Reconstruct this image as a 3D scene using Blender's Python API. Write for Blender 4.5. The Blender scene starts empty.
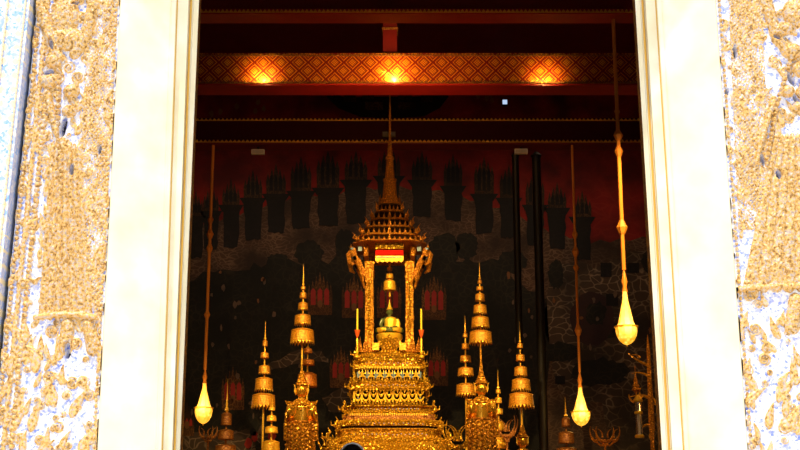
import bpy, math, random
import numpy as np
from mathutils import Vector, Matrix
random.seed(7)
PI = math.pi
TH = math.radians(14.0); F = 1300.0; CZ = 1.0
ST, CT = math.sin(TH), math.cos(TH)
scn = bpy.context.scene
col = scn.collection

# ------------------------------------------------------------ measuring from the photograph
def P(px, py, Y):
    dx = (px-400)/F; dy = (225-py)/F
    t = Y/(CT - dy*ST)
    return Vector((dx*t, Y, CZ + t*(ST + dy*CT)))
def S(py, Y):                      # metres per pixel at that row and distance
    return Y/(CT - (225-py)/F*ST)/F
def Zp(py, Y): return P(400, py, Y).z

# ------------------------------------------------------------ mesh builder
def worldloc(o):
    v = Vector((0, 0, 0))
    while o: v += o.location; o = o.parent
    return v
class MB:
    def __init__(s): s.v = []; s.f = []
    def add(s, vs, fs):
        n = len(s.v); s.v += [tuple(v) for v in vs]; s.f += [tuple(i+n for i in f) for f in fs]
        return s
    def box(s, x0, x1, y0, y1, z0, z1):
        return s.add([(x0,y0,z0),(x1,y0,z0),(x1,y1,z0),(x0,y1,z0),(x0,y0,z1),(x1,y0,z1),(x1,y1,z1),(x0,y1,z1)],
              [(0,3,2,1),(4,5,6,7),(0,1,5,4),(1,2,6,5),(2,3,7,6),(3,0,4,7)])
    def loft(s, rings, cap=True):
        n = len(rings[0]); vs = [v for r in rings for v in r]; fs = []
        for i in range(len(rings)-1):
            for j in range(n):
                a = i*n+j; b = i*n+(j+1) % n
                fs.append((a, b, b+n, a+n))
        if cap:
            fs.append(tuple(range(n-1, -1, -1))); fs.append(tuple((len(rings)-1)*n+j for j in range(n)))
        return s.add(vs, fs)
    def lathe(s, c, prof, n=16, cap=True):     # prof: (radius, z)
        return s.loft([[(c[0]+max(r,1e-4)*math.cos(2*PI*j/n), c[1]+max(r,1e-4)*math.sin(2*PI*j/n), c[2]+z) for j in range(n)] for r, z in prof], cap)
    def sq(s, c, prof, k=(.16,.1)):            # redented square loft; prof: (half width, z)
        return s.loft([[(c[0]+x, c[1]+y, c[2]+z) for x, y in redent(w, k)] for w, z in prof])
    def rect(s, c, prof, ratio=1, k=(.16,.1)):
        return s.loft([[(c[0]+x, c[1]+y*ratio, c[2]+z) for x, y in redent(w, k)] for w, z in prof])
    def tube(s, pts, rad, n=8):
        pts = [Vector(p) for p in pts]
        if not hasattr(rad, '__len__'): rad = [rad]*len(pts)
        rings = []; up = Vector((0, 0, 1))
        t0 = (pts[1]-pts[0]).normalized()
        if abs(t0.dot(up)) > .9: up = Vector((0, 1, 0))
        for i, p in enumerate(pts):
            t = (pts[min(i+1, len(pts)-1)]-pts[max(i-1, 0)]).normalized()
            a = t.cross(up)
            if a.length < 1e-4: a = t.cross(Vector((1, .1, 0)))
            a.normalize(); b = a.cross(t).normalized(); up = b
            rings.append([p + (a*math.cos(2*PI*j/n)+b*math.sin(2*PI*j/n))*rad[i] for j in range(n)])
        return s.loft([[tuple(v) for v in r] for r in rings])
    def ell(s, c, r, n=12, m=8, rot=None):
        rings = []
        for i in range(m+1):
            a = -PI/2 + PI*i/m; rr = max(math.cos(a), .02)
            ring = []
            for j in range(n):
                v = Vector((r[0]*rr*math.cos(2*PI*j/n), r[1]*rr*math.sin(2*PI*j/n), r[2]*math.sin(a)))
                if rot: v = rot @ v
                ring.append((c[0]+v.x, c[1]+v.y, c[2]+v.z))
            rings.append(ring)
        return s.loft(rings)
    def prism(s, pts, y0, y1):                 # outline in xz, thickness in y
        n = len(pts)
        a = [(x, y0, z) for x, z in pts]; b = [(x, y1, z) for x, z in pts]
        return s.add(a+b, [tuple(range(n)), tuple(range(2*n-1, n-1, -1))]+[(i, i+n, (i+1) % n+n, (i+1) % n) for i in range(n)])
    def prismx(s, pts, x0, x1):                # outline in yz, thickness in x
        n = len(pts)
        a = [(x0, y, z) for y, z in pts]; b = [(x1, y, z) for y, z in pts]
        return s.add(a+b, [tuple(range(n)), tuple(range(2*n-1, n-1, -1))]+[(i, i+n, (i+1) % n+n, (i+1) % n) for i in range(n)])
    def build(s, name, m, parent=None, loc=None, ang=35, smooth=True):
        if parent is not None: o0 = worldloc(parent); l = Vector((0, 0, 0))
        else:
            l = Vector(loc) if loc is not None else Vector((0, 0, 0)); o0 = l
        me = bpy.data.meshes.new(name)
        me.from_pydata([(v[0]-o0.x, v[1]-o0.y, v[2]-o0.z) for v in s.v], [], s.f)
        me.update()
        import bmesh
        bm = bmesh.new(); bm.from_mesh(me); bmesh.ops.recalc_face_normals(bm, faces=bm.faces); bm.to_mesh(me); bm.free()
        if smooth:
            me.polygons.foreach_set('use_smooth', [True]*len(me.polygons)); me.set_sharp_from_angle(angle=math.radians(ang))
        o = bpy.data.objects.new(name, me); col.objects.link(o); o.location = l
        if parent is not None: o.parent = parent
        me.materials.append(m)
        return o
def redent(w, k=(.16, .1)):
    a = w; b = w*(1-k[0]*.5); c_ = w*(1-k[0]); d = w*(1-k[0]-k[1])
    q = [(a, d), (b, d), (b, c_), (c_, c_), (c_, b), (d, b), (d, a)]
    out = []
    for i in range(4):
        c, s_ = [(1, 0), (0, 1), (-1, 0), (0, -1)][i]
        out += [(x*c - y*s_, x*s_ + y*c) for x, y in q]
    return out
def tag(o, label=None, cat=None, group=None, kind=None):
    if label: o['label'] = label
    if cat: o['category'] = cat
    if group: o['group'] = group
    if kind: o['kind'] = kind
    return o
def empty(name, loc, label, cat, group=None):
    o = bpy.data.objects.new(name, None); col.objects.link(o); o.location = loc
    o.empty_display_size = .2
    return tag(o, label, cat, group)

# ------------------------------------------------------------ materials
def mat(name):
    m = bpy.data.materials.new(name); m.use_nodes = True
    return m, m.node_tree.nodes, m.node_tree.links, m.node_tree.nodes['Principled BSDF']
def math_(nt, op, a, b=None, clamp=False):
    n = nt.nodes.new('ShaderNodeMath'); n.operation = op; n.use_clamp = clamp
    for i, v in enumerate((a, b)):
        if v is None: continue
        if isinstance(v, (int, float)): n.inputs[i].default_value = v
        else: nt.links.new(v, n.inputs[i])
    return n.outputs[0]
def mix(nt, f, a, b):
    n = nt.nodes.new('ShaderNodeMix'); n.data_type = 'RGBA'
    if isinstance(f, (int, float)): n.inputs[0].default_value = f
    else: nt.links.new(f, n.inputs[0])
    for i, v in ((6, a), (7, b)):
        if isinstance(v, tuple): n.inputs[i].default_value = (*v, 1)
        else: nt.links.new(v, n.inputs[i])
    return n.outputs[2]
def ramp(nt, f, stops):
    n = nt.nodes.new('ShaderNodeValToRGB'); nt.links.new(f, n.inputs[0])
    e = n.color_ramp.elements
    while len(e) < len(stops): e.new(.5)
    for i, (p, c) in enumerate(stops): e[i].position = p; e[i].color = (*c, 1)
    return n.outputs[0]
def coords(nt): return nt.nodes.new('ShaderNodeNewGeometry').outputs['Position']
def noise(nt, vec, scale, detail=3):
    n = nt.nodes.new('ShaderNodeTexNoise'); n.inputs['Scale'].default_value = scale; n.inputs['Detail'].default_value = detail
    nt.links.new(vec, n.inputs['Vector']); return n.outputs['Fac']
def voro(nt, vec, scale, feat='F1', out='Distance'):
    n = nt.nodes.new('ShaderNodeTexVoronoi'); n.inputs['Scale'].default_value = scale; n.feature = feat
    nt.links.new(vec, n.inputs['Vector']); return n.outputs[out]
def mapping(nt, vec, sc):
    n = nt.nodes.new('ShaderNodeMapping'); n.inputs['Scale'].default_value = sc; nt.links.new(vec, n.inputs['Vector']); return n.outputs[0]
def bump(nt, h, bs, strength=.5, dist=.01):
    n = nt.nodes.new('ShaderNodeBump'); n.inputs['Strength'].default_value = strength; n.inputs['Distance'].default_value = dist
    nt.links.new(h, n.inputs['Height']); nt.links.new(n.outputs[0], bs.inputs['Normal'])
def plain(name, c, rough=.6, metal=0., var=.25, sc=6.):
    m, ns, ls, bs = mat(name); nt = m.node_tree
    f = noise(nt, coords(nt), sc)
    ls.new(mix(nt, f, tuple(x*(1-var) for x in c), tuple(min(1, x*(1+var)) for x in c)), bs.inputs['Base Color'])
    bs.inputs['Roughness'].default_value = rough; bs.inputs['Metallic'].default_value = metal
    return m
def gold(name, hi=(.95, .55, .06), lo=(.35, .10, .01), sc=26., metal=.55, rough=.36, thr=.35, bs_=.8, dist=.012):
    # gilded carving: bright gold leaf on raised work, red-brown lacquer and painted-in shade in the cut grooves
    m, ns, ls, bs = mat(name); nt = m.node_tree; p = coords(nt)
    v = voro(nt, p, sc, 'DISTANCE_TO_EDGE'); n = noise(nt, p, sc*1.3, 2)
    f = math_(nt, 'MULTIPLY', math_(nt, 'ADD', v, math_(nt, 'MULTIPLY', n, .25)), 1/thr, True)
    ls.new(mix(nt, f, lo, hi), bs.inputs['Base Color'])
    bs.inputs['Roughness'].default_value = rough; bs.inputs['Metallic'].default_value = metal
    bump(nt, f, bs, bs_, dist)
    return m
G_altar = gold('gilded_carving', (1, .55, .03), (.22, .06, .0), 21, .6, .3, .42, 1, .03)
G_plain = gold('gold_leaf', (1, .58, .05), (.7, .3, .02), 30, .6, .33, .2)
G_yel = gold('bright_gold_leaf', (1, .62, .04), (.7, .28, .01), 30, .45, .35, .2, .4)
G_roof = gold('roof_gilding', (.9, .36, .03), (.25, .05, .0), 26, .5, .4, .4, 1, .02)
G_col = gold('column_gilding', (.78, .34, .02), (.25, .07, .0), 16, .55, .35, .3, .8, .02)
G_dark = gold('dark_gilding', (.5, .2, .03), (.12, .03, .01), 30, .4, .45, .4)  # gilding in a darker, browner tone
G_stat = gold('statue_gilding', (1, .45, .03), (.2, .05, .0), 17, .55, .3, .4, 1, .025)
G_skin = gold('polished_gilding', (1, .5, .04), (.8, .33, .02), 8, .8, .22, .2, .3)
def brocade(name, hi, lo):
    m, ns, ls, bs = mat(name); nt = m.node_tree; p = coords(nt)
    sx = nt.nodes.new('ShaderNodeSeparateXYZ'); ls.new(p, sx.inputs[0])
    w = math_(nt, 'SINE', math_(nt, 'MULTIPLY', sx.outputs[2], 150.))
    v = voro(nt, mapping(nt, p, (1, 1, 1.4)), 34)
    f = math_(nt, 'ADD', math_(nt, 'MULTIPLY', w, .12), math_(nt, 'MULTIPLY', v, 1.5), True)
    ls.new(mix(nt, f, hi, lo), bs.inputs['Base Color'])
    bs.inputs['Roughness'].default_value = .42; bs.inputs['Metallic'].default_value = .4
    bump(nt, v, bs, .6, .01)
    return m
B_gold = brocade('gold_brocade', (1, .5, .04), (.55, .2, .01))
B_yel = brocade('yellow_brocade', (1, .62, .05), (.85, .4, .02))
B_red = brocade('worn_brocade', (.85, .33, .03), (.4, .1, .01))
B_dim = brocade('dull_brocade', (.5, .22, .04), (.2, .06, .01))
RED = plain('red_lacquer', (.38, .012, .006), .4)
DRED = plain('deep_red_lacquer', (.16, .006, .006), .5)
BRIGHTRED = plain('bright_red_lacquer', (.55, .006, .002), .6)
BRIGHTRED.node_tree.nodes['Principled BSDF'].inputs['Specular IOR Level'].default_value = .05
BLACK = plain('recess_shade_and_wick', (.012, .004, .002), .9)  # near-black puts the shade of gaps and recesses into the colour; wick too
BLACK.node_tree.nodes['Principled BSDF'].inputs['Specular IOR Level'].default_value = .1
IRON = plain('black_iron', (.01, .008, .008), .5)
JADE = plain('green_jade', (.10, .13, .035), .22, 0, .3, 20)
WAX = plain('yellow_wax', (1, .72, .03), .4)
GLASSB = plain('blue_mirror_mosaic', (.45, .62, .72), .15, .6, .4, 60)
WHITEP = plain('white_enamel', (.75, .72, .68), .4)
CORD = plain('orange_braid', (1, .3, .03), .5)
SKIN = plain('skin', (.45, .25, .17), .5); HAIR = plain('dark_hair', (.012, .009, .01), .35)
CLOTH = plain('navy_cloth', (.03, .03, .06), .8); BAND = plain('white_strip', (.9, .9, 1.), .3)
def marble():
    m, ns, ls, bs = mat('cream_marble'); nt = m.node_tree; p = coords(nt)
    f = noise(nt, p, 5, 6)
    ls.new(ramp(nt, f, [(.3, (.85, .74, .48)), (.55, (.91, .84, .62)), (.7, (.93, .9, .76))]), bs.inputs['Base Color'])
    bs.inputs['Roughness'].default_value = .35
    return m
MARBLE = marble()
GOLDLINE = plain('gilded_bead', (.75, .42, .06), .4, .3)
FLOOR = plain('hall_floor_marble', (.35, .3, .25), .3)
PAVE = plain('pale_terrace_stone', (.85, .82, .76), .8)
PLASTER = plain('white_plaster', (.85, .83, .78), .8)
def net_mat(name, c0, c1, sc, stretch=(1, 1, 2.0), w=.09):
    m, ns, ls, bs = mat(name); nt = m.node_tree; p = coords(nt)
    n = nt.nodes.new('ShaderNodeTexNoise'); n.inputs['Scale'].default_value = 2.2; nt.links.new(p, n.inputs['Vector'])
    vm = nt.nodes.new('ShaderNodeVectorMath'); vm.operation = 'MULTIPLY_ADD'
    ls.new(n.outputs['Color'], vm.inputs[0]); vm.inputs[1].default_value = (.35, .35, .35); ls.new(p, vm.inputs[2])
    v = voro(nt, mapping(nt, vm.outputs[0], stretch), sc, 'DISTANCE_TO_EDGE')
    f = math_(nt, 'MULTIPLY', v, 1/w, True)
    big = noise(nt, p, 1.1, 5)
    a = mix(nt, f, c1, c0)
    ls.new(mix(nt, ramp(nt, big, [(.35, (0, 0, 0)), (.62, (1, 1, 1))]), tuple(x*.35 for x in c0), a), bs.inputs['Base Color'])
    bs.inputs['Roughness'].default_value = .75
    return m
def beam_mat():
    m, ns, ls, bs = mat('red_and_gold_lattice_lacquer'); nt = m.node_tree; p = coords(nt)
    sx = nt.nodes.new('ShaderNodeSeparateXYZ'); ls.new(p, sx.inputs[0])
    per = .292
    M_ = lambda op, a, b=None, c=False: math_(nt, op, a, b, c)
    u = M_('MULTIPLY', M_('SUBTRACT', sx.outputs[0], .1), 1/per); v = M_('MULTIPLY', M_('SUBTRACT', sx.outputs[2], BEAM_Z0), 1/per)
    a = M_('FRACT', M_('ADD', u, v)); b = M_('FRACT', M_('SUBTRACT', u, v))
    da = M_('MINIMUM', a, M_('SUBTRACT', 1., a)); db = M_('MINIMUM', b, M_('SUBTRACT', 1., b))
    d = M_('MINIMUM', da, db)                 # 0 on lattice line, .5 at centre
    e = M_('MAXIMUM', M_('ABSOLUTE', M_('SUBTRACT', a, .5)), M_('ABSOLUTE', M_('SUBTRACT', b, .5)))
    line = M_('LESS_THAN', d, .07)
    band = M_('MULTIPLY', M_('GREATER_THAN', d, .07), M_('LESS_THAN', d, .17))
    # fine dotted texture in the gold band
    dots = M_('GREATER_THAN', M_('ADD', M_('SINE', M_('MULTIPLY', a, 2*PI*7)), M_('SINE', M_('MULTIPLY', b, 2*PI*7))), -.5)
    ctr = M_('MULTIPLY', M_('LESS_THAN', e, .24), dots)
    g = M_('MAXIMUM', M_('MULTIPLY', band, dots), ctr)
    ls.new(mix(nt, g, (.24, .006, .003), (1., .43, .025)), bs.inputs['Base Color'])
    ls.new(M_('MULTIPLY', g, .55), bs.inputs['Metallic'])
    bs.inputs['Roughness'].default_value = .3
    bump(nt, g, bs, .3, .004)
    return m
BEAM_Z0 = Zp(54, 20.0)
LATTICE = beam_mat()
def crystal():
    m, ns, ls, bs = mat('lit_crystal'); nt = m.node_tree; p = coords(nt)
    v = voro(nt, p, 19, 'F1'); c = mix(nt, math_(nt, 'MULTIPLY', v, 1.7, True), (1, .66, .10), (.62, .24, .004))
    bs.inputs['Base Color'].default_value = (1, .8, .4, 1)
    ls.new(c, bs.inputs['Emission Color'])
    bs.inputs['Emission Strength'].default_value = 1.75
    return m
CRYSTAL = crystal()
def clear_glass():
    m, ns, ls, bs = mat('clear_glass'); bs.inputs['Transmission Weight'].default_value = .9; bs.inputs['Roughness'].default_value = .08
    bs.inputs['Base Color'].default_value = (.9, .8, .7, 1); return m
GLASS = clear_glass()

# ------------------------------------------------------------ camera, world, sun
cam = bpy.data.cameras.new('camera'); co = bpy.data.objects.new('camera', cam); col.objects.link(co)
co.location = (0, 0, CZ); co.rotation_euler = (PI/2+TH, 0, 0)
cam.sensor_width = 36; cam.lens = F/800*36; cam.clip_end = 200; scn.camera = co
w = bpy.data.worlds.new('sky'); scn.world = w; w.use_nodes = True
bg = w.node_tree.nodes['Background']; bg.inputs[0].default_value = (.86, .9, 1., 1); bg.inputs[1].default_value = 1.25
sun = bpy.data.lights.new('sun', 'SUN'); sun.energy = 4.0; sun.color = (1, .9, .72); sun.angle = math.radians(1)
so = bpy.data.objects.new('sun', sun); col.objects.link(so)
so.rotation_euler = Vector((.12, .5, -1.0)).to_track_quat('-Z', 'Y').to_euler()
vs = scn.view_settings; vs.view_transform = 'Standard'; vs.look = 'None'; vs.gamma = 1; vs.exposure = 0; vs.use_curve_mapping = False

# ------------------------------------------------------------ setting
HW = 7.5; YB = 29.0; ZC = 11.6
tag(MB().box(-14, 14, -12, 5.0, -.2, -.004).build('ground', PAVE), kind='structure')
tag(MB().box(-HW, HW, 5.0, YB, -.2, 0).build('floor', FLOOR), kind='structure')
tag(MB().box(-HW-.3, HW+.3, 6.3, YB+.3, ZC, ZC+.3).build('ceiling', DRED), kind='structure')
tag(MB().box(-HW-.3, -HW, 6.4, YB+.3, 0, ZC).build('wall_left', DRED), kind='structure')
tag(MB().box(HW, HW+.3, 6.4, YB+.3, 0, ZC).build('wall_right', DRED), kind='structure')
tag(MB().box(-HW, HW, YB+.06, YB+.3, 0, ZC).build('wall_back', DRED), kind='structure')
ZD = 5.0
def edge(pt, pb, Y, z):            # a door line seen at column pt on row 0 and pb on row 450
    a = P(pt, 0, Y); b = P(pb, 450, Y); t = (z-b.z)/(a.z-b.z)
    return b.x+(a.x-b.x)*t
wf = MB()
wf.box(-HW-.3, -1.42, 5.16, 6.4, 0, 12); wf.box(1.52, HW+.3, 5.16, 6.4, 0, 12); wf.box(-1.42, 1.52, 5.16, 6.4, ZD, 12)
tag(wf.build('wall_front', PLASTER), kind='structure')
tag(MB().box(-4, 4, 4.1, 5.155, 5.02, 5.4).box(-4, 4, 4.3, 5.155, 4.9, 5.02).build('added_cornice', PLASTER), kind='structure')  # unseen cornice, added so the tops of the jambs fall darker
# smooth stepped jambs of the doorway
def jamb(name, prof, m, back):
    mb = MB()
    ring = lambda z: [(edge(a, b, Y, z), Y, z) for a, b, Y in prof] + [(edge(prof[-1][0]+back*2, prof[-1][1]+back*2, 6.4, z), 6.4, z), (back*1.4+.05, 6.4, z), (back*1.4+.05, 5.16, z), (edge(prof[0][0], prof[0][1], 5.0, z), 5.155, z)]
    mb.loft([ring(0), ring(1.5), ring(3), ring(ZD)])
    return tag(mb.build(name, m, ang=20), kind='structure')
jl = jamb('door_1', [(120, 97, 5.0), (121, 98, 4.95), (171, 156, 5.09), (172.5, 157.5, 5.08), (176, 161, 5.09), (178, 163, 5.15), (188.5, 172, 5.17), (189.5, 173, 5.22), (193, 176, 5.22), (194, 176.5, 5.26), (199, 180, 5.28)], MARBLE, -1)
jr = jamb('door_2', [(716, 748, 5.0), (715, 747, 4.95), (662, 690, 5.09), (660.5, 688.5, 5.08), (657, 685, 5.09), (655, 683, 5.15), (645.5, 672.5, 5.17), (644, 671, 5.22), (640.5, 667.5, 5.22), (639.5, 666.5, 5.26), (635, 662, 5.28)], MARBLE, 1)
for o, lines in ((jl, [(177, 162, 5.12), (191.2, 174.5, 5.215)]), (jr, [(656, 684, 5.12), (642.3, 669.3, 5.215)])):
    for a, b, Y in lines:
        mb = MB(); pts = []
        mb.tube([(edge(a, b, Y, z), Y, z) for z in (0.02, 1.2, 2.4, 3.6, ZD)], .0045, 8)
        mb.build('gilded_bead', GOLDLINE, o)
for nm, a, b in (('trim_1', 200, 181.2), ('trim_2', 634, 660.5)):
    mb = MB(); sg = -1 if a < 400 else 1
    for z0, z1 in ((0, ZD),):
        ring = lambda z: [(edge(a, b, 7.0, z), 6.95, z), (edge(a, b, 7.0, z)+sg*.18, 6.95, z), (edge(a, b, 7.0, z)+sg*.18, 7.05, z), (edge(a, b, 7.0, z), 7.05, z)]
        mb.loft([ring(z0), ring(z1)])
    mb.box(-1.4, -1.3, 6.4, 7.05, 0, ZD) if sg < 0 else mb.box(1.5, 1.6, 6.4, 7.05, 0, ZD)
    tag(mb.build(nm, G_dark), kind='structure')

# ------------------------------------------------------------ carved relief door surrounds
def relief_mat():
    m, ns, ls, bs = mat('gilded_relief_on_glass_mosaic'); nt = m.node_tree; p = coords(nt)
    at = nt.nodes.new('ShaderNodeAttribute'); at.attribute_name = 'inlay'
    n = noise(nt, p, 90, 3); v = voro(nt, p, 110, 'F1', 'Color')
    sp = nt.nodes.new('ShaderNodeSeparateXYZ'); ls.new(v, sp.inputs[0])
    f = math_(nt, 'ADD', at.outputs['Fac'], math_(nt, 'MULTIPLY', math_(nt, 'SUBTRACT', n, .5), .5), True)
    tile = ramp(nt, sp.outputs[0], [(0, (.22, .30, .78)), (.2, (.50, .54, .82)), (.42, (.74, .74, .84)), (1, (.9, .88, .84))])
    gd = ramp(nt, noise(nt, p, 75, 5), [(.34, (.30, .15, .04)), (.44, (.66, .38, .10)), (.52, (.80, .52, .18)), (.6, (.48, .40, .42)), (.7, (.85, .66, .36))])
    ff = ramp(nt, f, [(.2, (0, 0, 0)), (.32, (1, 1, 1))])
    ls.new(mix(nt, ff, tile, gd), bs.inputs['Base Color'])
    bs.inputs['Roughness'].default_value = .4; bs.inputs['Metallic'].default_value = .1
    return m
RELIEF = relief_mat()
def stamp(H, X, Z, cx, cz, r, fn):
    # restrict work to the rows that matter
    rows = np.where(np.abs(Z[:, 0]-cz) < r)[0]
    if len(rows) == 0: return
    a, b = rows[0], rows[-1]+1
    x = X[a:b]-cx; z = Z[a:b]-cz
    H[a:b] = np.maximum(H[a:b], fn(x, z))
def scroll(H, X, Z, cx, cz, r, hand, ph, amp=.02, g=2.3):
    def fn(x, z):
        rho = np.hypot(x, z)+1e-5; phi = np.arctan2(z, hand*x)+ph
        s = (phi/(2*PI) - np.log(rho/r)/math.log(g)) % 1
        env = np.clip((r-rho)/(r*.2), 0, 1)**.5
        return amp*env*(np.sin(PI*s)**.8*(.45+.55*(1-rho/r)) )
    stamp(H, X, Z, cx, cz, r, fn)
def leaf(H, X, Z, cx, cz, L, W, ang, amp=.02, bend=.5):
    c, s_ = math.cos(ang), math.sin(ang)
    def fn(x, z):
        t = (x*c+z*s_)/L; q = (-x*s_+z*c) - bend*W*(t**2)*2
        tt = np.clip(t, 0, 1); w = W*np.sin(PI*tt**.6)+1e-5
        k = 1-(np.abs(q)/w)**2
        h = np.where((t > 0) & (t < 1) & (k > 0), np.sqrt(np.clip(k, 0, 1))*(1-.35*np.exp(-(q/(w*.25))**2)), 0)
        return amp*h
    stamp(H, X, Z, cx, cz, L*1.3, fn)
def blob(H, X, Z, cx, cz, rx, rz, amp=.03, rot=0):
    c, s_ = math.cos(rot), math.sin(rot)
    def fn(x, z):
        a = (x*c+z*s_)/rx; b = (-x*s_+z*c)/rz
        return amp*np.sqrt(np.clip(1-a*a-b*b, 0, 1))
    stamp(H, X, Z, cx, cz, max(rx, rz)*1.05, fn)
def limb(H, X, Z, pts, w0, w1, amp=.03):
    for (x0, z0), (x1, z1), k in zip(pts[:-1], pts[1:], range(9)):
        n = 12
        for i in range(n):
            t = i/n; tt = (k+t)/(len(pts)-1); r = w0+(w1-w0)*tt
            blob(H, X, Z, x0+(x1-x0)*t, z0+(z1-z0)*t, r, r, amp)
NAVY = plain('slot_shade_navy', (.02, .025, .08), .3)  # shade inside the cut holes, put into the backing board's colour
def carved(name, el, er, fig, seed, label, mirror):
    rnd = random.Random(seed)
    Y = 5.0; z0, z1 = .3, 4.4; nu, nv = 150, 1150
    if mirror: nu = 190
    zs = np.linspace(z0, z1, nv)
    XL = np.array([edge(*el, Y, z) for z in zs]); XR = np.array([edge(*er, Y, z) for z in zs])
    us = np.linspace(0, 1, nu)
    X = XL[:, None]+(XR-XL)[:, None]*us[None]; Z = np.repeat(zs[:, None], nu, 1)
    H = np.zeros_like(X)
    x_at = lambda px, py: P(px, py, Y)
    q = lambda px, py: (lambda p: (p.x, p.z))(P(px, py, Y))
    m = (lambda px: px) if not mirror else (lambda px: px)
    mid_lo, mid_hi = fig['zone']
    # scattered kranok scrolls and flame leaves over the whole field
    for k in range(900):
        py = rnd.uniform(-130, 600); lim = 330
        px = rnd.uniform(fig['x0']-12, fig['x1']+12)
        cx, cz = q(px, py)
        dens = 1.0
        if rnd.random() > dens: continue
        r = rnd.uniform(.014, .032)
        if rnd.random() < .5: scroll(H, X, Z, cx, cz, r, rnd.choice((-1, 1)), rnd.uniform(0, 6), rnd.uniform(.012, .022))
        else: leaf(H, X, Z, cx, cz, r*(2.6 if py < lim else 4), r*(.55 if py < lim else .7), PI/2+rnd.uniform(-.7, .7), rnd.uniform(.012, .02), rnd.choice((-.8, .8)))
    # fine scale work beside the figure
    sc = .0125
    zone = (X > np.interp(Z[:, 0], *fig['scale_l'](zs))[:, None]) & (X < np.interp(Z[:, 0], *fig['scale_r'](zs))[:, None])
    Xw = X+.006*np.sin(Z*47+seed)+.003*np.sin(Z*160+X*90); Zw = Z+.005*np.sin(X*75)+.003*np.sin(X*210+Z*40); X0_, Z0_ = X, Z; X, Z = Xw, Zw
    row = np.floor(Z/sc); xx = (X/sc*.8+.5*(row % 2)) % 1-.5; zz = (Z/sc) % 1
    scal = .012*np.sqrt(np.clip(1-(xx/.5)**2-((1-zz)*.75)**2, 0, 1))+.002
    X, Z = X0_, Z0_
    patch = np.clip(.5+1.2*np.sin(X*31+seed)*np.sin(Z*9+2*np.sin(X*17))+.6*np.sin(Z*23+X*40), 0, 1)
    H = np.where(zone & (Z > q(0, fig['scale_end'])[1]), np.maximum(H*(.5+.5*patch), scal*(1-.45*patch)), H)
    # the guardian: head with tall crown, torso, arms, flared patterned skirt, feet
    c = fig['cx']
    body = np.zeros_like(H)
    for (dx, py, rx, rz, a) in fig['blobs']:
        cx, cz = q(c+dx, py); blob(body, X, Z, cx, cz, rx/260*1., rz/260, a)
    for pts, w0, w1 in fig['limbs']:
        limb(body, X, Z, [q(c+a, b) for a, b in pts], w0/260, w1/260, .034)
    # skirt
    for i in range(fig['folds']):
        t = (i+.5)/fig['folds']*2-1
        top = q(c+t*fig['sw'][0], fig['sy'][0]); bot = q(c+t*fig['sw'][1], fig['sy'][1])
        n = 70
        for k in range(n):
            s = k/n; xw = top[0]+(bot[0]-top[0])*s; zw = top[1]+(bot[1]-top[1])*s
            r = (fig['sw'][0]+(fig['sw'][1]-fig['sw'][0])*s)/fig['folds']/260*1.15
            blob(body, X, Z, xw, zw, r, .03, .026*(1-.3*abs(t)))
    a_ = X*52+1.3*np.sin(Z*38+seed); b_ = Z*52+1.3*np.sin(X*44)
    fx, fz = a_ % 1-.5, b_ % 1-.5; rr = np.hypot(fx, fz); an = np.arctan2(fz, fx)
    curls = np.sin(rr*26-an+2*PI*np.sin(np.floor(a_)*7.1+np.floor(b_)*3.7))
    tex = .0055*curls*np.clip(1.15-rr*1.6, 0, 1)
    H = np.where(body > .004, np.maximum(H*.8, body*.85+tex), H)
    H = H+.0018*np.sin(X*610+4*np.sin(Z*130))*np.sin(Z*560+4*np.sin(X*150))*(H > .003)
    hem = fig['sy'][1]
    for i in range(26):
        t = i/25*2-1; cx, cz = q(c+t*fig['sw'][1]*1.08, hem+2-3*(1-t*t))
        blob(H, X, Z, cx, cz, .014, .013, .036)
    # border rows of beads and leaves
    for z in np.arange(z0, z1, .022):
        e = edge(*(el if not mirror else er), Y, z); d = edge(*(er if not mirror else el), Y, z)
        sg = 1 if not mirror else -1
        if not mirror:
            blob(H, X, Z, e+.014*sg, z, .009, .010, .02); blob(H, X, Z, e+.075*sg, z, .012, .011, .022)
            leaf(H, X, Z, e+.044*sg, z, .03, .012, PI/2, .018, 0)
        blob(H, X, Z, d-.012*sg, z, .007, .010, .014)
    for (px, py, rx, rz, ro) in fig['holes']:
        cx, cz = q(px, py); c_, s_ = math.cos(ro), math.sin(ro)
        a_ = ((X-cx)*c_+(Z-cz)*s_)/(rx/260); b_ = (-(X-cx)*s_+(Z-cz)*c_)/(rz/260)
        H = H-.055*np.clip(1.3-(a_*a_+b_*b_), 0, 1)
    H = np.clip(H, -.05, .05)
    vs = np.stack([X, Y-H, Z], -1).reshape(-1, 3)
    idx = np.arange(nv*nu).reshape(nv, nu)
    faces = np.stack([idx[:-1, :-1], idx[:-1, 1:], idx[1:, 1:], idx[1:, :-1]], -1).reshape(-1, 4)
    faces = faces[(H.reshape(-1)[faces] > -.03).any(axis=1)]
    loc = ((XL[0]+XR[0])/2, Y+.07, 0)
    root = empty(name, loc, label, 'carved panel')
    me = bpy.data.meshes.new('gilt_relief')
    me.from_pydata((vs-np.array(loc)).tolist(), [], faces.tolist())
    at = me.attributes.new('inlay', 'FLOAT', 'POINT'); at.data.foreach_set('value', np.clip(H/.02, 0, 1).reshape(-1).astype(np.float32))
    me.polygons.foreach_set('use_smooth', [True]*len(me.polygons)); me.materials.append(RELIEF); me.update()
    o = bpy.data.objects.new('gilt_relief', me); col.objects.link(o); o.parent = root
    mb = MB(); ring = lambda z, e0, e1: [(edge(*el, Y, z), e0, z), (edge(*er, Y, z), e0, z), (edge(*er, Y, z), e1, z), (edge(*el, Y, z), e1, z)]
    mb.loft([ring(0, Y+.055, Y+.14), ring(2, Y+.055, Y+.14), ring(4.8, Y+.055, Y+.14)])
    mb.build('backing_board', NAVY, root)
    return root
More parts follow.
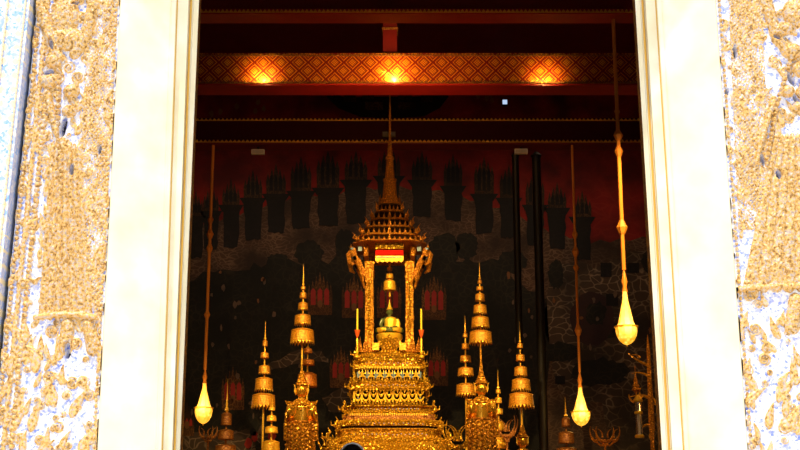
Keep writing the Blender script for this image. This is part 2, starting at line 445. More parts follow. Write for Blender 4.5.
def tile_mat():
    m, ns, ls, bs = mat('pale_blue_glass_mosaic'); nt = m.node_tree; p = coords(nt)
    sx = nt.nodes.new('ShaderNodeSeparateXYZ'); ls.new(p, sx.inputs[0])
    v = voro(nt, p, 95, 'F1', 'Color'); sp = nt.nodes.new('ShaderNodeSeparateXYZ'); ls.new(v, sp.inputs[0])
    tile = ramp(nt, sp.outputs[0], [(0, (.2, .42, .85)), (.25, (.42, .5, .84)), (.6, (.58, .63, .86)), (1, (.74, .76, .86))])
    # lozenges of cream glass set in the blue
    u = math_(nt, 'MULTIPLY', sx.outputs[0], 1/.045); z = math_(nt, 'MULTIPLY', sx.outputs[2], 1/.06)
    a = math_(nt, 'ABSOLUTE', math_(nt, 'SUBTRACT', math_(nt, 'FRACT', u), .5)); b = math_(nt, 'ABSOLUTE', math_(nt, 'SUBTRACT', math_(nt, 'FRACT', z), .5))
    n = noise(nt, p, 60, 2)
    d = math_(nt, 'ADD', math_(nt, 'ADD', a, b), math_(nt, 'MULTIPLY', math_(nt, 'SUBTRACT', n, .5), .5))
    ls.new(mix(nt, math_(nt, 'LESS_THAN', d, .3), tile, (.85, .74, .5)), bs.inputs['Base Color'])
    bs.inputs['Roughness'].default_value = .3
    bump(nt, sp.outputs[0], bs, .3, .003)
    return m
TILE = tile_mat()
xl = lambda a, b: (lambda zs: (zs, np.array([edge(a, b, 5.0, z) for z in zs])))
figL = dict(zone=(0, 1), x0=8, x1=120, scale_l=xl(88, 70), scale_r=xl(116, 94), scale_end=330, cx=66,
    blobs=[(-4, -62, 11, 15, .045), (-4, -88, 8, 22, .035), (-4, -118, 4, 26, .03), (-2, -22, 19, 28, .04), (0, 18, 15, 26, .038), (2, 40, 20, 14, .042),
           (-12, 62, 9, 8, .045), (-16, 82, 11, 9, .045), (6, 92, 9, 8, .045), (4, 112, 8, 7, .045)],
    limbs=[([(-16, -36), (-26, 5), (-14, 42), (-6, 60)], 8, 6), ([(14, -36), (28, 5), (20, 40), (8, 56)], 8, 6), ([(-6, 60), (-8, 130), (-2, 200)], 3.2, 2.2),
           ([(-18, 95), (-10, 130), (4, 160)], 5, 3), ([(2, 325), (0, 350)], 7, 8), ([(22, 325), (28, 352)], 6, 7)],
    holes=[(52, 45, 2.5, 7, .3), (49, 73, 5, 4, .5), (63, 128, 3, 13, -.15), (76, 4, 4, 2, .3), (68, 350, 3, 8, 0), (72, 170, 2.5, 6, 0), (100, 150, 2, 5, 0)],
    folds=7, sw=(15, 27), sy=(150, 316))
figR = dict(zone=(0, 1), x0=715, x1=900, scale_l=xl(728, 748), scale_r=xl(762, 780), scale_end=230, cx=795,
    blobs=[(6, -62, 12, 15, .045), (6, -88, 8, 22, .035), (6, -118, 4, 26, .03), (4, -20, 22, 28, .04), (0, 14, 14, 18, .045), (-12, 30, 10, 8, .05), (-4, 52, 12, 9, .05),
           (8, 70, 13, 10, .05), (-8, 92, 8, 7, .045), (6, 108, 10, 8, .045)],
    limbs=[([(-16, -36), (-30, 0), (-18, 40), (-2, 58)], 8, 6), ([(16, -36), (34, 0), (26, 40)], 8, 6), ([(-2, 50), (-20, 110), (-30, 170)], 3, 2.4),
           ([(-22, 100), (-34, 140), (-40, 165)], 4, 3), ([(0, 300), (-4, 330)], 7, 8)],
    holes=[(776, 38, 4, 3, -.6), (790, 78, 2.5, 10, .5), (797, 100, 2.5, 8, .5), (735, 52, 2, 8, 0), (727, 92, 1.8, 4, 0), (762, 160, 2, 7, .3), (778, 175, 3, 5, 0)],
    folds=8, sw=(22, 52), sy=(140, 288))
carved('carved_door_surround', (38, -8), (120, 97), figL, 3, 'gilded carved panel with a robed guardian in relief, left of the doorway', False)
carved('carved_door_surround', (716, 748), (850, 905), figR, 5, 'gilded carved panel with a robed guardian in relief, right of the doorway', True)
# blue mosaic pilaster on the far left
mb = MB(); ring = lambda z: [(edge(-150, -215, 4.93, z), 4.93, z), (edge(30, -18, 4.93, z), 4.93, z), (edge(30, -18, 4.93, z), 5.14, z), (edge(-150, -215, 4.93, z), 5.14, z)]
mb.loft([ring(0), ring(2), ring(4.8)])
pil = tag(mb.build('mosaic_pilaster', TILE, loc=(edge(-60, -110, 4.93, 0), 5.03, 0)), 'pale blue glass mosaic pilaster at the far left of the doorway', 'pilaster')
CG = plain('cream_glass', (.8, .68, .46), .3)
for a, b in ((8, -40), (26, -22)):
    mb = MB()
    for z in np.arange(.3, 4.3, .02): mb.ell((edge(a, b, 4.93, z), 4.926, z), (.006, .007, .011), 6, 4)
    mb.build('bead_row', CG, pil)

# ------------------------------------------------------------ ceiling beams
def beam(name, Y, yt, yb, thick, m, label, undermat=None, edges=(True, True), em=None, pitch=4.2):
    z1, z0 = Zp(yt, Y), Zp(yb, Y)
    root = empty(name, (0, Y+thick/2, z0), label, 'ceiling beam')
    MB().box(-HW, HW, Y, Y+thick, z0, z1).build('beam_face', m, root, smooth=False)
    if undermat: MB().box(-HW, HW, Y+.02, Y+thick, z0-.03, z0-.001).build('beam_soffit', undermat, root, smooth=False)
    mb = MB(); s = S((yt+yb)/2, Y); n = 0
    for on, z in zip(edges, (z1-.03, z0+.02)):
        if not on: continue
        k = -6.4
        while k < 6.4:
            mb.prism([(k, z-.022), (k+s*pitch*.42, z-.012), (k+s*pitch*.84, z-.022), (k+s*pitch*.42, z+.02)], Y-.03, Y-.002); k += s*pitch
        mb.box(-HW, HW, Y-.015, Y-.001, z-.03, z-.02)
    mb.build('gilt_edging', em or G_plain, root, smooth=False)
    return root
RB = plain('red_beam_lacquer', (.42, .014, .008), .35)
beam('ceiling_beam', 17.8, 9, 14, .35, RB, 'plain red beam with a gold edge, topmost in the doorway', None, (True, False))
beam('ceiling_beam', 20.0, 53, 83, .5, LATTICE, 'wide red beam with a gold diamond lattice, lit by three spots', RED, (True, True), G_dark)
VDRED = plain('very_dark_red_lacquer', (.035, .002, .002), .6)  # very dark even red for the rear beam
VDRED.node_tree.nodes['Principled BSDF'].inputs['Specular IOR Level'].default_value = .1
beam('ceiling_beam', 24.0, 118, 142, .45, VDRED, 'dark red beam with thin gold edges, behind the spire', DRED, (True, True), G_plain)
s = S(40, 20.2)
root = empty('king_post', (P(390, 40, 20.2).x, 20.2, BEAM_Z0), 'short red post standing on the gold lattice beam', 'post')
x = P(390, 40, 20.2).x
MB().box(x-7*s, x+7*s, 20.1, 20.35, BEAM_Z0+.002, Zp(16, 20.2)).build('shaft', DRED, root)
MB().box(x-8*s, x+8*s, 20.08, 20.37, Zp(32, 20.2), Zp(30, 20.2)).box(x-8*s, x+8*s, 20.08, 20.37, BEAM_Z0+.004, BEAM_Z0+.06).build('gilt_band', G_dark, root)

# ------------------------------------------------------------ mural on the back wall
mur_sky = net_mat('painted_red_sky', (.34, .010, .006), (.40, .02, .01), 2.5)
mur_rock = net_mat('painted_brown_rocks', (.10, .05, .03), (.24, .14, .08), 7, (1, 1, 1.9), .12)
mur_rock2 = net_mat('painted_grey_rocks', (.09, .055, .035), (.40, .27, .16), 3.6, (1, 1, 1.5), .07)
mur_dark = net_mat('painted_dark_mountain', (.007, .005, .006), (.016, .010, .010), 5)
mur_tree = net_mat('painted_dark_foliage', (.012, .012, .009), (.04, .03, .016), 6, (1, 1, 1), .1)
mur_pav = net_mat('painted_brown_pavilion', (.04, .016, .006), (.14, .06, .02), 9, (1.6, 1, .8), .1)
mur_gold = plain('painted_gold', (.25, .09, .02), .6); mur_red = plain('painted_red_curtain', (.5, .02, .012), .6)
mur_circ = plain('painted_maroon', (.035, .008, .008), .6, 0, .6, 3)
mur_fig = plain('painted_pale_figure', (.17, .1, .06), .6, 0, .6, 8)
mur_pav2 = net_mat('painted_gold_pavilion', (.13, .045, .012), (.42, .18, .04), 12, (1.6, 1, .8), .12)
mural = MB().box(-HW, HW, YB, YB+.055, .0, ZC-.02).build('wall_mural', mur_sky, loc=(0, YB+.03, 0))
tag(mural, 'dark red and brown mural covering the wall behind the altar', 'mural')
def flat(name, pts, m, lay=1, label=None):
    y = YB-.004*lay
    pts = [(P(a, b, YB).x, P(a, b, YB).z) for a, b in pts]
    mb = MB(); mb.prism(pts, y, YB-.0005)
    o = mb.build(name, m, mural, smooth=False)
    if label: o['label'] = label
    return o
def noisy(pts, amp, sub=5, seed=1):
    r = random.Random(seed); out = []
    for (a, b), (c, d) in zip(pts, pts[1:]+pts[:1]):
        for k in range(sub):
            t = k/sub; out.append((a+(c-a)*t+r.uniform(-amp, amp), b+(d-b)*t+r.uniform(-amp, amp)))
    return out
def circle(cx, cy, rx, ry, n=28, amp=0, seed=1):
    r = random.Random(seed)
    return [(cx+rx*math.cos(2*PI*i/n)*(1+r.uniform(-amp, amp)), cy+ry*math.sin(2*PI*i/n)*(1+r.uniform(-amp, amp))) for i in range(n)]
arc = [(62, 262), (110, 252), (165, 236), (200, 226), (240, 214), (280, 203), (320, 196), (360, 190), (390, 188), (430, 190), (470, 200), (510, 214), (550, 232), (590, 243), (630, 240), (680, 236), (738, 250)]
arc2 = []
for (a, b), (c, d) in zip(arc[:-1], arc[1:]):
    for k in range(4): arc2.append((a+(c-a)*k/4, b+(d-b)*k/4+(-2.5 if k % 2 else 1)))
flat('painted_hillside', arc2+[(738, 250), (738, 640), (62, 640)], mur_rock, 1)
# darker landscape below the arc
flat('painted_forest', noisy([(62, 310), (120, 296), (165, 290), (200, 275), (235, 268), (270, 262), (330, 262), (345, 250), (420, 250), (450, 262), (500, 262), (520, 285), (548, 300), (545, 640), (62, 640)], 4, 6, 3), mur_tree, 2)
for i, (cx, cy, rx, ry) in enumerate([(309, 253, 14, 12), (278, 262, 12, 8), (345, 246, 10, 16), (443, 252, 16, 18), (467, 246, 11, 14), (512, 262, 14, 12), (604, 330, 26, 8), (650, 262, 9, 12), (556, 275, 8, 14), (600, 372, 30, 14), (560, 352, 20, 10)]):
    flat('painted_tree', circle(cx, cy, rx, ry, 30, .16, i), mur_tree, 3)
flat('painted_cliff', noisy([(548, 270), (575, 262), (600, 268), (632, 250), (736, 256), (736, 470), (625, 470), (600, 405), (560, 395), (545, 330)], 3, 5, 8), mur_rock2, 2)
flat('painted_cliff', noisy([(180, 430), (215, 436), (245, 428), (275, 436), (275, 470), (180, 470)], 2, 5, 9), mur_rock2, 3)
flat('painted_cliff', noisy([(322, 398), (350, 385), (352, 410), (330, 412)], 2, 4, 9), mur_rock2, 3)
flat('painted_cliff', noisy([(262, 366), (300, 350), (322, 352), (330, 362), (300, 362), (268, 372)], 1.5, 4, 19), mur_rock2, 3)
flat('painted_roundel', circle(592, 319, 22, 27, 36, .04), mur_circ, 4)
flat('painted_roundel', circle(596, 314, 10, 12, 20, .2, 4), mur_tree, 5)
for i, (a, b, w_, h_) in enumerate([(606, 270, 11, 14), (612, 300, 12, 12), (633, 268, 12, 10), (560, 380, 10, 8)]):
    flat('painted_square_pond', [(a-w_/2, b-h_/2), (a+w_/2, b-h_/2), (a+w_/2, b+h_/2), (a-w_/2, b+h_/2)], mur_dark, 5)
# mountain pillars with heavenly pavilions stepping down to both sides
for i, (x_, yp, y0, y1, w_) in enumerate([(196, 190, 216, 258, 14), (211, 185, 211, 250, 15), (231, 178, 205, 248, 17), (253, 169, 198, 240, 18), (276, 163, 194, 233, 19), (301, 156, 191, 229, 20), (328, 150, 188, 226, 22), (356, 150, 180, 224, 22),
        (389, 146, 176, 222, 22), (422, 150, 180, 217, 20), (453, 153, 186, 221, 18), (484, 156, 194, 234, 19), (509, 164, 198, 238, 18), (535, 172, 205, 245, 18), (557, 182, 208, 249, 18), (582, 190, 217, 260, 18)]):
    flat('painted_mountain_pillar', noisy([(x_-w_/2, y0+6), (x_+w_/2, y0+6), (x_+w_*.42, y1), (x_-w_*.42, y1)], 1, 5, i), mur_dark, 4)
    flat('painted_plinth', [(x_-w_*.75, y0), (x_+w_*.75, y0), (x_+w_*.5, y0+7), (x_-w_*.5, y0+7)], mur_dark, 5)
    h = w_/2; pts = [(x_-h, y0)]
    for k in range(5):
        cx = x_+(k-2)*h*.42; top = yp+abs(k-2)*5
        pts += [(cx-h*.2, top+9), (cx, top), (cx+h*.2, top+9)]
    pts += [(x_+h, y0)]
    flat('painted_pavilion', pts, mur_pav, 5)
    for k in (-1, 0, 1): flat('painted_doorway', [(x_+k*h*.5-1.6, y0-3), (x_+k*h*.5-1.6, yp+16), (x_+k*h*.5, yp+12), (x_+k*h*.5+1.6, yp+16), (x_+k*h*.5+1.6, y0-3)], mur_dark, 6)
# curtained pavilions in the landscape
for i, (x_, y0, y1, w_) in enumerate([(320, 272, 315, 24), (354, 274, 318, 24), (389, 274, 318, 24), (434, 274, 320, 24), (341, 346, 388, 22), (437, 344, 386, 22), (233, 366, 410, 22), (187, 402, 436, 14), (274, 300, 330, 14)][:8]):
    h = w_/2; pts = [(x_-h, y1)]
    for k in range(7):
        cx = x_+(k-3)*h*.3; top = y0+abs(k-3)*4
        pts += [(cx-h*.14, top+10), (cx, top), (cx+h*.14, top+10)]
    pts += [(x_+h, y1)]
    flat('painted_pavilion', pts, mur_pav2, 4, 'painted gold pavilion with red curtains')
    for k in (-1, 0, 1): flat('painted_curtain', [(x_+k*h*.56-h*.2, y1-10), (x_+k*h*.56-h*.2, y0+19), (x_+k*h*.56, y0+16), (x_+k*h*.56+h*.2, y0+19), (x_+k*h*.56+h*.2, y1-10)], mur_red, 5, 'painted red curtain')
    flat('painted_figure', circle(x_, y1-11, 2.6, 4, 8), mur_gold, 6)
# sky chariot high on the wall, small sky figures, scattered little figures below
flat('painted_boat', [(326, 96), (332, 92), (345, 98), (365, 97), (385, 97), (410, 97), (432, 96), (442, 92), (449, 96), (440, 108), (425, 116), (390, 119), (360, 117), (338, 108)], mur_dark, 2)
for i, (a, b, w_, h_) in enumerate([(350, 98, 12, 8), (368, 94, 12, 10), (374, 106, 18, 8), (405, 95, 14, 10), (407, 106, 18, 7), (427, 98, 12, 9)]):
    flat('painted_passenger', [(a-w_/2, b-h_/2), (a+w_/2, b-h_/2), (a+w_/2, b+h_/2), (a-w_/2, b+h_/2)], mur_pav, 3)
r = random.Random(4)
for i in range(14):
    a, b = r.choice([(215, 108), (240, 104), (262, 106), (475, 30), (495, 35), (460, 95), (485, 96)])
    flat('painted_sky_figure', circle(a+r.uniform(-8, 8), b+r.uniform(-6, 6), 2.2, 3.2, 8, .4, i), mur_gold, 2)
for i in range(46):
    a, b = r.uniform(188, 300), r.uniform(268, 440)
    if i % 3 == 0: a = r.uniform(505, 545)
    if i % 5 == 0: a = r.uniform(550, 650)
    flat('painted_figure', circle(a, b, r.uniform(.8, 2.2), r.uniform(1.5, 3.6), 7, .4, i), mur_fig if i % 4 else mur_gold, 6)
for a, b, m_ in [(255, 437, 'r'), (262, 430, 'w'), (268, 445, 'w'), (258, 446, 'g'), (272, 436, 'r'), (248, 443, 'r'), (253, 432, 'd'), (276, 448, 'd')]:
    flat('painted_horse', circle(a, b, 3.4, 5, 9, .35, int(a)), {'r': mur_red, 'w': mur_fig, 'g': mur_tree, 'd': mur_dark}[m_], 7)

# ------------------------------------------------------------ altar platform and pedestal
PZ = 2.44; AX = P(389.5, 330, 22.5).x; AY = 22.5
mb = MB().rect((0, 23.6, 0), [(5.3, 0), (5.3, .2), (5.15, .3), (5.15, PZ-.3), (5.3, PZ-.2), (5.3, PZ)], .52, (.06, .04))
tag(mb.build('altar_platform', G_dark, loc=(0, 23.6, 0)), 'low wide gilded platform carrying the altar, at the bottom edge', 'platform')
ped = empty('altar_pedestal', (AX, AY, PZ), 'tall stepped gilded altar pedestal under the spired throne', 'altar')
def hw(wpx, py): return wpx/2*S(py, AY-1.0)
def ty(py): return Zp(py, AY-1.0)
# the front face of each tier stands hw in front of the axis: iterate once so rows land where seen
def tier(wpx, py):
    w = wpx/2*S(py, AY-.9)
    for _ in range(4): w = wpx/2*S(py, AY-w)
    return w, Zp(py, AY-w)
def tiers(name, prof, m, k=(.16, .1)):
    mb = MB(); mb.sq((AX, AY, 0), [tier(a, b) for a, b in prof], k)
    return mb.build(name, m, ped, ang=30)
tiers('base_moulding', [(134, 452), (126, 450), (126, 445), (119, 442), (119, 441)], G_altar)
MB().sq((AX, AY, 0), [(tier(138, 455)[0], PZ+.002), (tier(138, 455)[0], tier(134, 452)[1]-.001)]).build('bottom_step', G_altar, ped)
tiers('lower_plinth', [(112, 441), (112, 438), (106, 436), (106, 431), (110, 429), (108, 428)], G_altar)
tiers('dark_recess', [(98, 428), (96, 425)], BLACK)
tiers('curved_moulding', [(100, 425.5), (104, 423), (105, 420.5), (100, 419)], G_altar)
tiers('narrow_frieze', [(94, 419), (92, 413.5)], G_dark)
tiers('broad_moulding', [(90, 413.5), (91, 412), (86, 410), (86, 407), (91, 406), (90, 404.5)], G_altar)
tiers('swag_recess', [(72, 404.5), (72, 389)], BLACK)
tiers('middle_moulding', [(76, 389.5), (79, 388), (76, 386), (76, 383.5), (79, 382), (77, 380.5)], G_altar)
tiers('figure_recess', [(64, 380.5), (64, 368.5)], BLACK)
tiers('upper_moulding', [(69, 369), (72, 367.5), (70, 365), (68, 362.5), (72, 360.5), (70, 358), (64, 356.5)], G_altar)
# leaf antefixes along the tiers
def leaf_pts(x, z, w, h): return [(x-w, z), (x-w*.75, z+h*.35), (x-w*.25, z+h*.7), (x+w*.1, z+h), (x+w*.35, z+h*.6), (x+w*.8, z+h*.35), (x+w, z)]
def antefix_row(wpx, py, hpx, n, m=G_altar, drop=False, name='antefix_row'):
    w, z = tier(wpx, py); h = hpx*S(py, AY-w); sg = -1 if drop else 1
    for (ax, sgn) in (('y', -1), ('y', 1), ('x', -1), ('x', 1)):
        mb = MB()
        for i in range(n):
            t = (i+.5)/n*2-1; ww = w*.86/n*.8
            c = t*w*.86
            pts = [(a, z+sg*(b-z)) for a, b in leaf_pts(c, z, ww, h)]
            if ax == 'y': mb.prism([(AX+a, b) for a, b in pts], AY+sgn*w-.012, AY+sgn*w+.012)
            else: mb.prismx([(AY+a, b) for a, b in pts], AX+sgn*w-.012, AX+sgn*w+.012)
        mb.build(name, m, ped, smooth=False)
antefix_row(118, 441, 5, 30); antefix_row(90, 404.5, 5, 26); antefix_row(77, 380.5, 4, 24); antefix_row(70, 357.5, 4, 22)
antefix_row(80, 389.5, 4, 20, G_altar, True, 'hanging_leaf_row'); antefix_row(92, 413.5, 2.5, 36, G_yel, True, 'hanging_leaf_row'); 
antefix_row(72, 366.5, 3, 24, G_yel, True, 'hanging_leaf_row')
MIR = plain('silver_mirror_glass', (.9, .9, .85), .08, 1., .05)
for wp, py, n in ((113, 434, 19), (104, 423.5, 15), (89, 408.5, 17), (78, 385, 13), (70.5, 363, 11)):
    w, z = tier(wp, py); mb = MB(); rr_ = random.Random(py)
    for i in range(n):
        t = (i+.5)/n*2-1; mb.ell((AX+t*w*.7, AY-w+.0, z+rr_.uniform(-.012, .012)), (.013, .008, .013), 6, 4)
    mb.build('mirror_inlay', MIR, ped)
# curling corner ornaments that rise at the ends of the tiers
def corner(wpx, py, hpx):
    w, z = tier(wpx, py); s_ = S(py, AY-w); h = hpx*s_
    for sx in (-1, 1):
        for sy in (-1, 1):
            mb = MB(); X0 = AX+sx*w*.93; Y0 = AY+sy*w*.93
            pts = [(X0+sx*h*.0, Y0, z), (X0+sx*h*.35, Y0+sy*h*.1, z+h*.25), (X0+sx*h*.3, Y0+sy*h*.1, z+h*.6), (X0+sx*h*.1, Y0, z+h*.8), (X0+sx*h*.3, Y0+sy*.0, z+h*1.15)]
            mb.tube(pts, [h*.22, h*.2, h*.15, h*.1, h*.02], 8)
            mb.tube([(X0+sx*h*.3, Y0, z+h*.25), (X0+sx*h*.75, Y0, z+h*.35), (X0+sx*h*.8, Y0, z+h*.75)], [h*.12, h*.1, h*.02], 6)
            mb.build('corner_finial', G_altar, ped)
corner(124, 441, 12); corner(108, 428, 10); corner(94, 412, 9); corner(82, 389, 8); corner(72, 368, 7); corner(68, 357, 9)
# garuda figures holding up the upper tier
w, z = tier(66, 380); hh = Zp(369, AY-w)-z
def garuda(x, y, rot):
    mb = MB(); c = Matrix.Rotation(rot, 4, 'Z')
    def T(p): v = c @ Vector(p); return (x+v.x, y+v.y, z+v.z)
    k = hh
    mb.lathe(T((0, -.03, k*.30)), [(k*.10, 0), (k*.15, k*.12), (k*.17, k*.28), (k*.06, k*.36)], 8)
    mb.ell(T((0, -.035, k*.72)), (k*.09, k*.09, k*.1), 8, 6); mb.lathe(T((0, -.035, k*.8)), [(k*.07, 0), (k*.03, k*.08), (0, k*.2)], 6)
    for s_ in (-1, 1):
        mb.tube([T((s_*k*.14, -.03, k*.6)), T((s_*k*.3, -.04, k*.55)), T((s_*k*.3, -.03, k*.9))], [k*.06, k*.05, k*.03], 6)
        mb.tube([T((s_*k*.08, -.03, k*.33)), T((s_*k*.25, -.06, k*.25)), T((s_*k*.2, -.03, 0.005))], [k*.09, k*.07, k*.05], 6)
    return mb.build('garuda_figure', G_yel, ped)
for i in range(7): garuda(AX+(i-3)*w*.27, AY-w, 0)
for i in range(5):
    for s_ in (-1, 1): garuda(AX+s_*w, AY+(i-2)*w*.36, s_*PI/2)
mb = MB()
for i in range(8):
    x = AX+(i-3.5)*w*.27*.97
    mb.prism([(x-.03, z+hh*.2), (x+.03, z+hh*.2), (x+.035, z+hh*.7), (x, z+hh*.85), (x-.035, z+hh*.7)], AY-w+.012, AY-w+.022)
mb.build('mirror_inlay', GLASSB, ped, smooth=False)
# swags in the lower recess
w2, z2 = tier(78, 402); zt = Zp(391, AY-w2); mb = MB(); mg = MB()
for i in range(9):
    for row, (za, zb) in enumerate(((zt, (zt+z2)/2), ((zt+z2)/2, z2))):
        xa = AX+(i-4.5+.5*0)*w2*.2; xb = xa+w2*.2
        pts = [(xa+(xb-xa)*t/6, AY-w2+.03, za-(za-zb)*.75*math.sin(PI*t/6)) for t in range(7)]
        mb.tube(pts, .014, 6); mb.ell(((xa+xb)/2, AY-w2+.02, za-(za-zb)*.8), (.02, .02, .03), 6, 5)
        if row == 0: mb.lathe((xa, AY-w2+.035, z2+.005), [(.022, 0), (.012, .05), (.022, .1), (.01, .18), (.02, zt-z2-.01)], 6)
        else: mg.ell((xa+w2*.1, AY-w2+.065, (za+zb)/2+.03), (.02, .008, .025), 6, 5)
mb.build('swag_row', G_yel, ped); mg.build('mirror_inlay', GLASSB, ped)

# ------------------------------------------------------------ spired throne pavilion
def S2(py): return S(py, AY-.35)
def Z2(py): return Zp(py, AY-.35)
TB = tier(64, 356.5)[1]+.003
thr = empty('throne_pavilion', (AX, AY, TB), 'open gilded throne pavilion with a tall thin spire on the altar', 'throne')
def zc(py, off): return Zp(py, AY-off)
# floor slab and low balustrade
MB().sq((AX, AY, 0), [(33*S2(356), TB), (33*S2(356), TB+.05), (30*S2(356), TB+.07), (30*S2(356), TB+.1)]).build('floor_slab', G_altar, thr)
FZ = TB+.1
topz = zc(262, .35)
cs = 20.2*S2(300)
for sx in (-1, 1):
    for sy in (-1, 1):
        mb = MB(); r = 3.7*S2(300)
        cx, cy = AX+sx*cs, AY+sy*cs
        mb.sq((cx, cy, 0), [(r*1.5, FZ), (r*1.5, FZ+.1), (r*1.15, FZ+.2), (r*1.05, FZ+.25), (r, topz-.2), (r*1.2, topz-.12), (r*1.3, topz)], (.3, .2))
        for k in range(3): mb.sq((cx, cy, 0), [(r*1.0, FZ+.55+k*.02), (r*1.2, FZ+.57+k*.02), (r*1.0, FZ+.6+k*.02)], (.3, .2))
        colm = mb.build('column', G_col, thr)
        mb = MB()
        for k in range(16):                    # applied leaf ornaments down the shaft
            zz = FZ+.3+(topz-.4-FZ-.3)*k/15
            mb.prism(leaf_pts(cx, zz, r*.4, .07), cy-r-.014, cy-r+.004)
        mb.build('leaf_ornament', G_altar, colm, smooth=False)
        # carved bracket curving out to the eave: naga-like scroll with flame edges
        mb = MB()
        zt_, zb_ = zc(244, .35), zc(287, .35); out = 15.5*S2(260)
        outer = []
        for k in range(9):
            t = k/8; xo = out*(t**1.25); zo = zb_+(zt_-zb_)*(t**.8)*.86
            outer.append((xo, zo)); outer.append((xo+out*.16, zo+(zt_-zb_)*.075))
        inner = [(out*.98, zt_-.05), (out*.74, zt_-.09), (out*.62, zt_-.22), (out*.38, zt_-.30), (out*.22, zt_-.42), (out*.02, zt_-.50)]
        outline = [(0, zb_-.02)]+outer+[(out*1.12, zt_-.1), (out*1.02, zt_)]+inner
        ox = cx+sx*r*.7
        mb.prism([(ox+sx*a, b) for a, b in outline], cy-.05, cy+.05)
        mb.ell((ox+sx*out*.9, cy-.05, zt_-.17), (.05, .04, .07), 10, 6); mb.tube([(ox+sx*out*.95, cy, zt_-.12), (ox+sx*out*1.18, cy, zt_-.2), (ox+sx*out*1.1, cy, zt_-.33), (ox+sx*out*.85, cy, zt_-.38)], [.05, .05, .04, .015], 8)
        mb.tube([(ox+sx*out*.6, cy-.06, zt_-.3), (ox+sx*out*.35, cy-.07, zt_-.5), (ox+sx*out*.2, cy-.06, zb_+.1)], [.05, .04, .015], 8)
        br = mb.build('eave_bracket', G_roof, colm)
        MB().box(ox+sx*out*.45-.035, ox+sx*out*.45+.035, cy-.062, cy-.052, zt_-.14, zt_-.06).ell((ox+sx*out*.95, cy-.06, zt_-.1), (.035, .02, .025), 6, 5).build('mirror_inlay', GLASSB, br)
# balustrade with flames around the foot
mb = MB(); bl = MB(); br_ = MB()
for i in range(11):
    t = (i+.5)/11*2-1
    x = AX+t*32*S2(350)
    if abs(t) > .42: mb.prism(leaf_pts(x, FZ-.02, .05, .16+.12*abs(t)), AY-cs-.17, AY-cs-.14)
    bl.prismx(leaf_pts(AY+t*30*S2(350), FZ-.02, .05, .2), AX-30*S2(350), AX-30*S2(350)+.03)
    br_.prismx(leaf_pts(AY+t*30*S2(350), FZ-.02, .05, .2), AX+30*S2(350)-.03, AX+30*S2(350))
for b_ in (mb, bl, br_): b_.build('balustrade', G_roof, thr, smooth=False)
# architrave under the eaves
a0 = cs+.06
MB().box(AX-14*S2(250), AX+14*S2(250), AY-a0-.05, AY-a0+.05, zc(249.5, a0), zc(241.5, a0)).build('frieze_panel', G_altar, thr)
mb = MB()
for i in range(9):
    x = AX+(i-4)*2.9*S2(250); zz = zc(245.5, a0)
    mb.ell((x, AY-a0-.055, zz+.012*(-1)**i), (.02, .012, .03), 7, 5, Matrix.Rotation(.6*(-1)**i, 3, 'Y'))
mb.build('frieze_scrolls', G_yel, thr)
MB().box(AX-14*S2(250), AX+14*S2(250), AY-a0-.03, AY-a0+.05, zc(255, a0), zc(250.5, a0)).build('red_lintel', BRIGHTRED, thr)
zz = zc(259, a0); wz = 14*S2(250)
pts = [(AX-wz, zc(256, a0))]+[(AX+wz*t/6, zz-.04+.0*t-(.03 if t % 2 else 0)) for t in range(-6, 7)]+[(AX+wz, zc(256, a0))]
MB().prism(pts, AY-a0-.03, AY-a0+.02).build('valance', G_plain, thr, smooth=False)
mb = MB()
for i in range(8): mb.ell((AX+(i-3.5)*3.2*S2(250), AY-a0-.035, zc(257.5, a0)), (.03, .008, .012), 6, 4)
mb.build('mirror_inlay', GLASSB, thr)
for sx in (-1, 1):
    MB().box(AX+sx*a0-.04, AX+sx*a0+.04, AY-cs, AY+cs, zc(255, a0), zc(243, a0)).build('side_architrave', G_roof, thr)
MB().box(AX-cs, AX+cs, AY+a0-.05, AY+a0+.05, zc(255, a0), zc(243, a0)).build('back_architrave', G_roof, thr)
# tiered roof
rt = [(74, 243, 238), (62, 238, 229), (50, 229.5, 221), (39, 221.5, 213), (28.5, 213, 205)]
zprev = None
for i, (wp, yb, yt) in enumerate(rt):
    w = wp/2*S(yb, AY-.5); z0 = zc(yb, .45 if i == 0 else .35-.05*i); z1 = zc(yt, .35-.05*i)
    h = z1-z0
    mb = MB(); mb.sq((AX, AY, 0), [(w*.86, z0), (w*1.0, z0+h*.08), (w*.97, z0+h*.28), (w*.84, z0+h*.36)], (.2, .14))
    t_ = mb.build('roof_tier', G_roof, thr, ang=25)
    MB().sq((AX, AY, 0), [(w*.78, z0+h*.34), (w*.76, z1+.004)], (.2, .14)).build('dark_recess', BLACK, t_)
    n = [13, 11, 9, 7, 7][i]
    for sy in (-1, 1):
        mb = MB(); mx_ = MB()
        for j in range(n):
            t = j/(n-1)*2-1; x = t*w*.84
            big = (j == n//2)
            hh_ = h*(.95 if big else .62)
            mb.prism([(AX+a, b) for a, b in leaf_pts(x, z0+h*.28, w*.84/n*(.8 if big else .55), hh_)], AY+sy*w*.9-.012, AY+sy*w*.9+.012)
            mx_.prismx([(AY+a, b) for a, b in leaf_pts(x, z0+h*.28, w*.84/n*(.8 if big else .55), hh_)], AX+sy*w*.9-.012, AX+sy*w*.9+.012)
        mb.build('gable_row', G_roof, t_, smooth=False); mx_.build('gable_row', G_roof, t_, smooth=False)
    for sx in (-1, 1):
        for sy in (-1, 1):
            mb = MB(); mb.tube([(AX+sx*w*.88, AY+sy*w*.88, z0+h*.2), (AX+sx*w*.98, AY+sy*w*.98, z0+h*.5), (AX+sx*w*.93, AY+sy*w*.93, z0+h*.95), (AX+sx*w*1.0, AY+sy*w*1.0, z0+h*1.25)], [.018, .016, .012, .003], 6); mb.build('corner_finial', G_roof, t_)
mb = MB(); sp = []
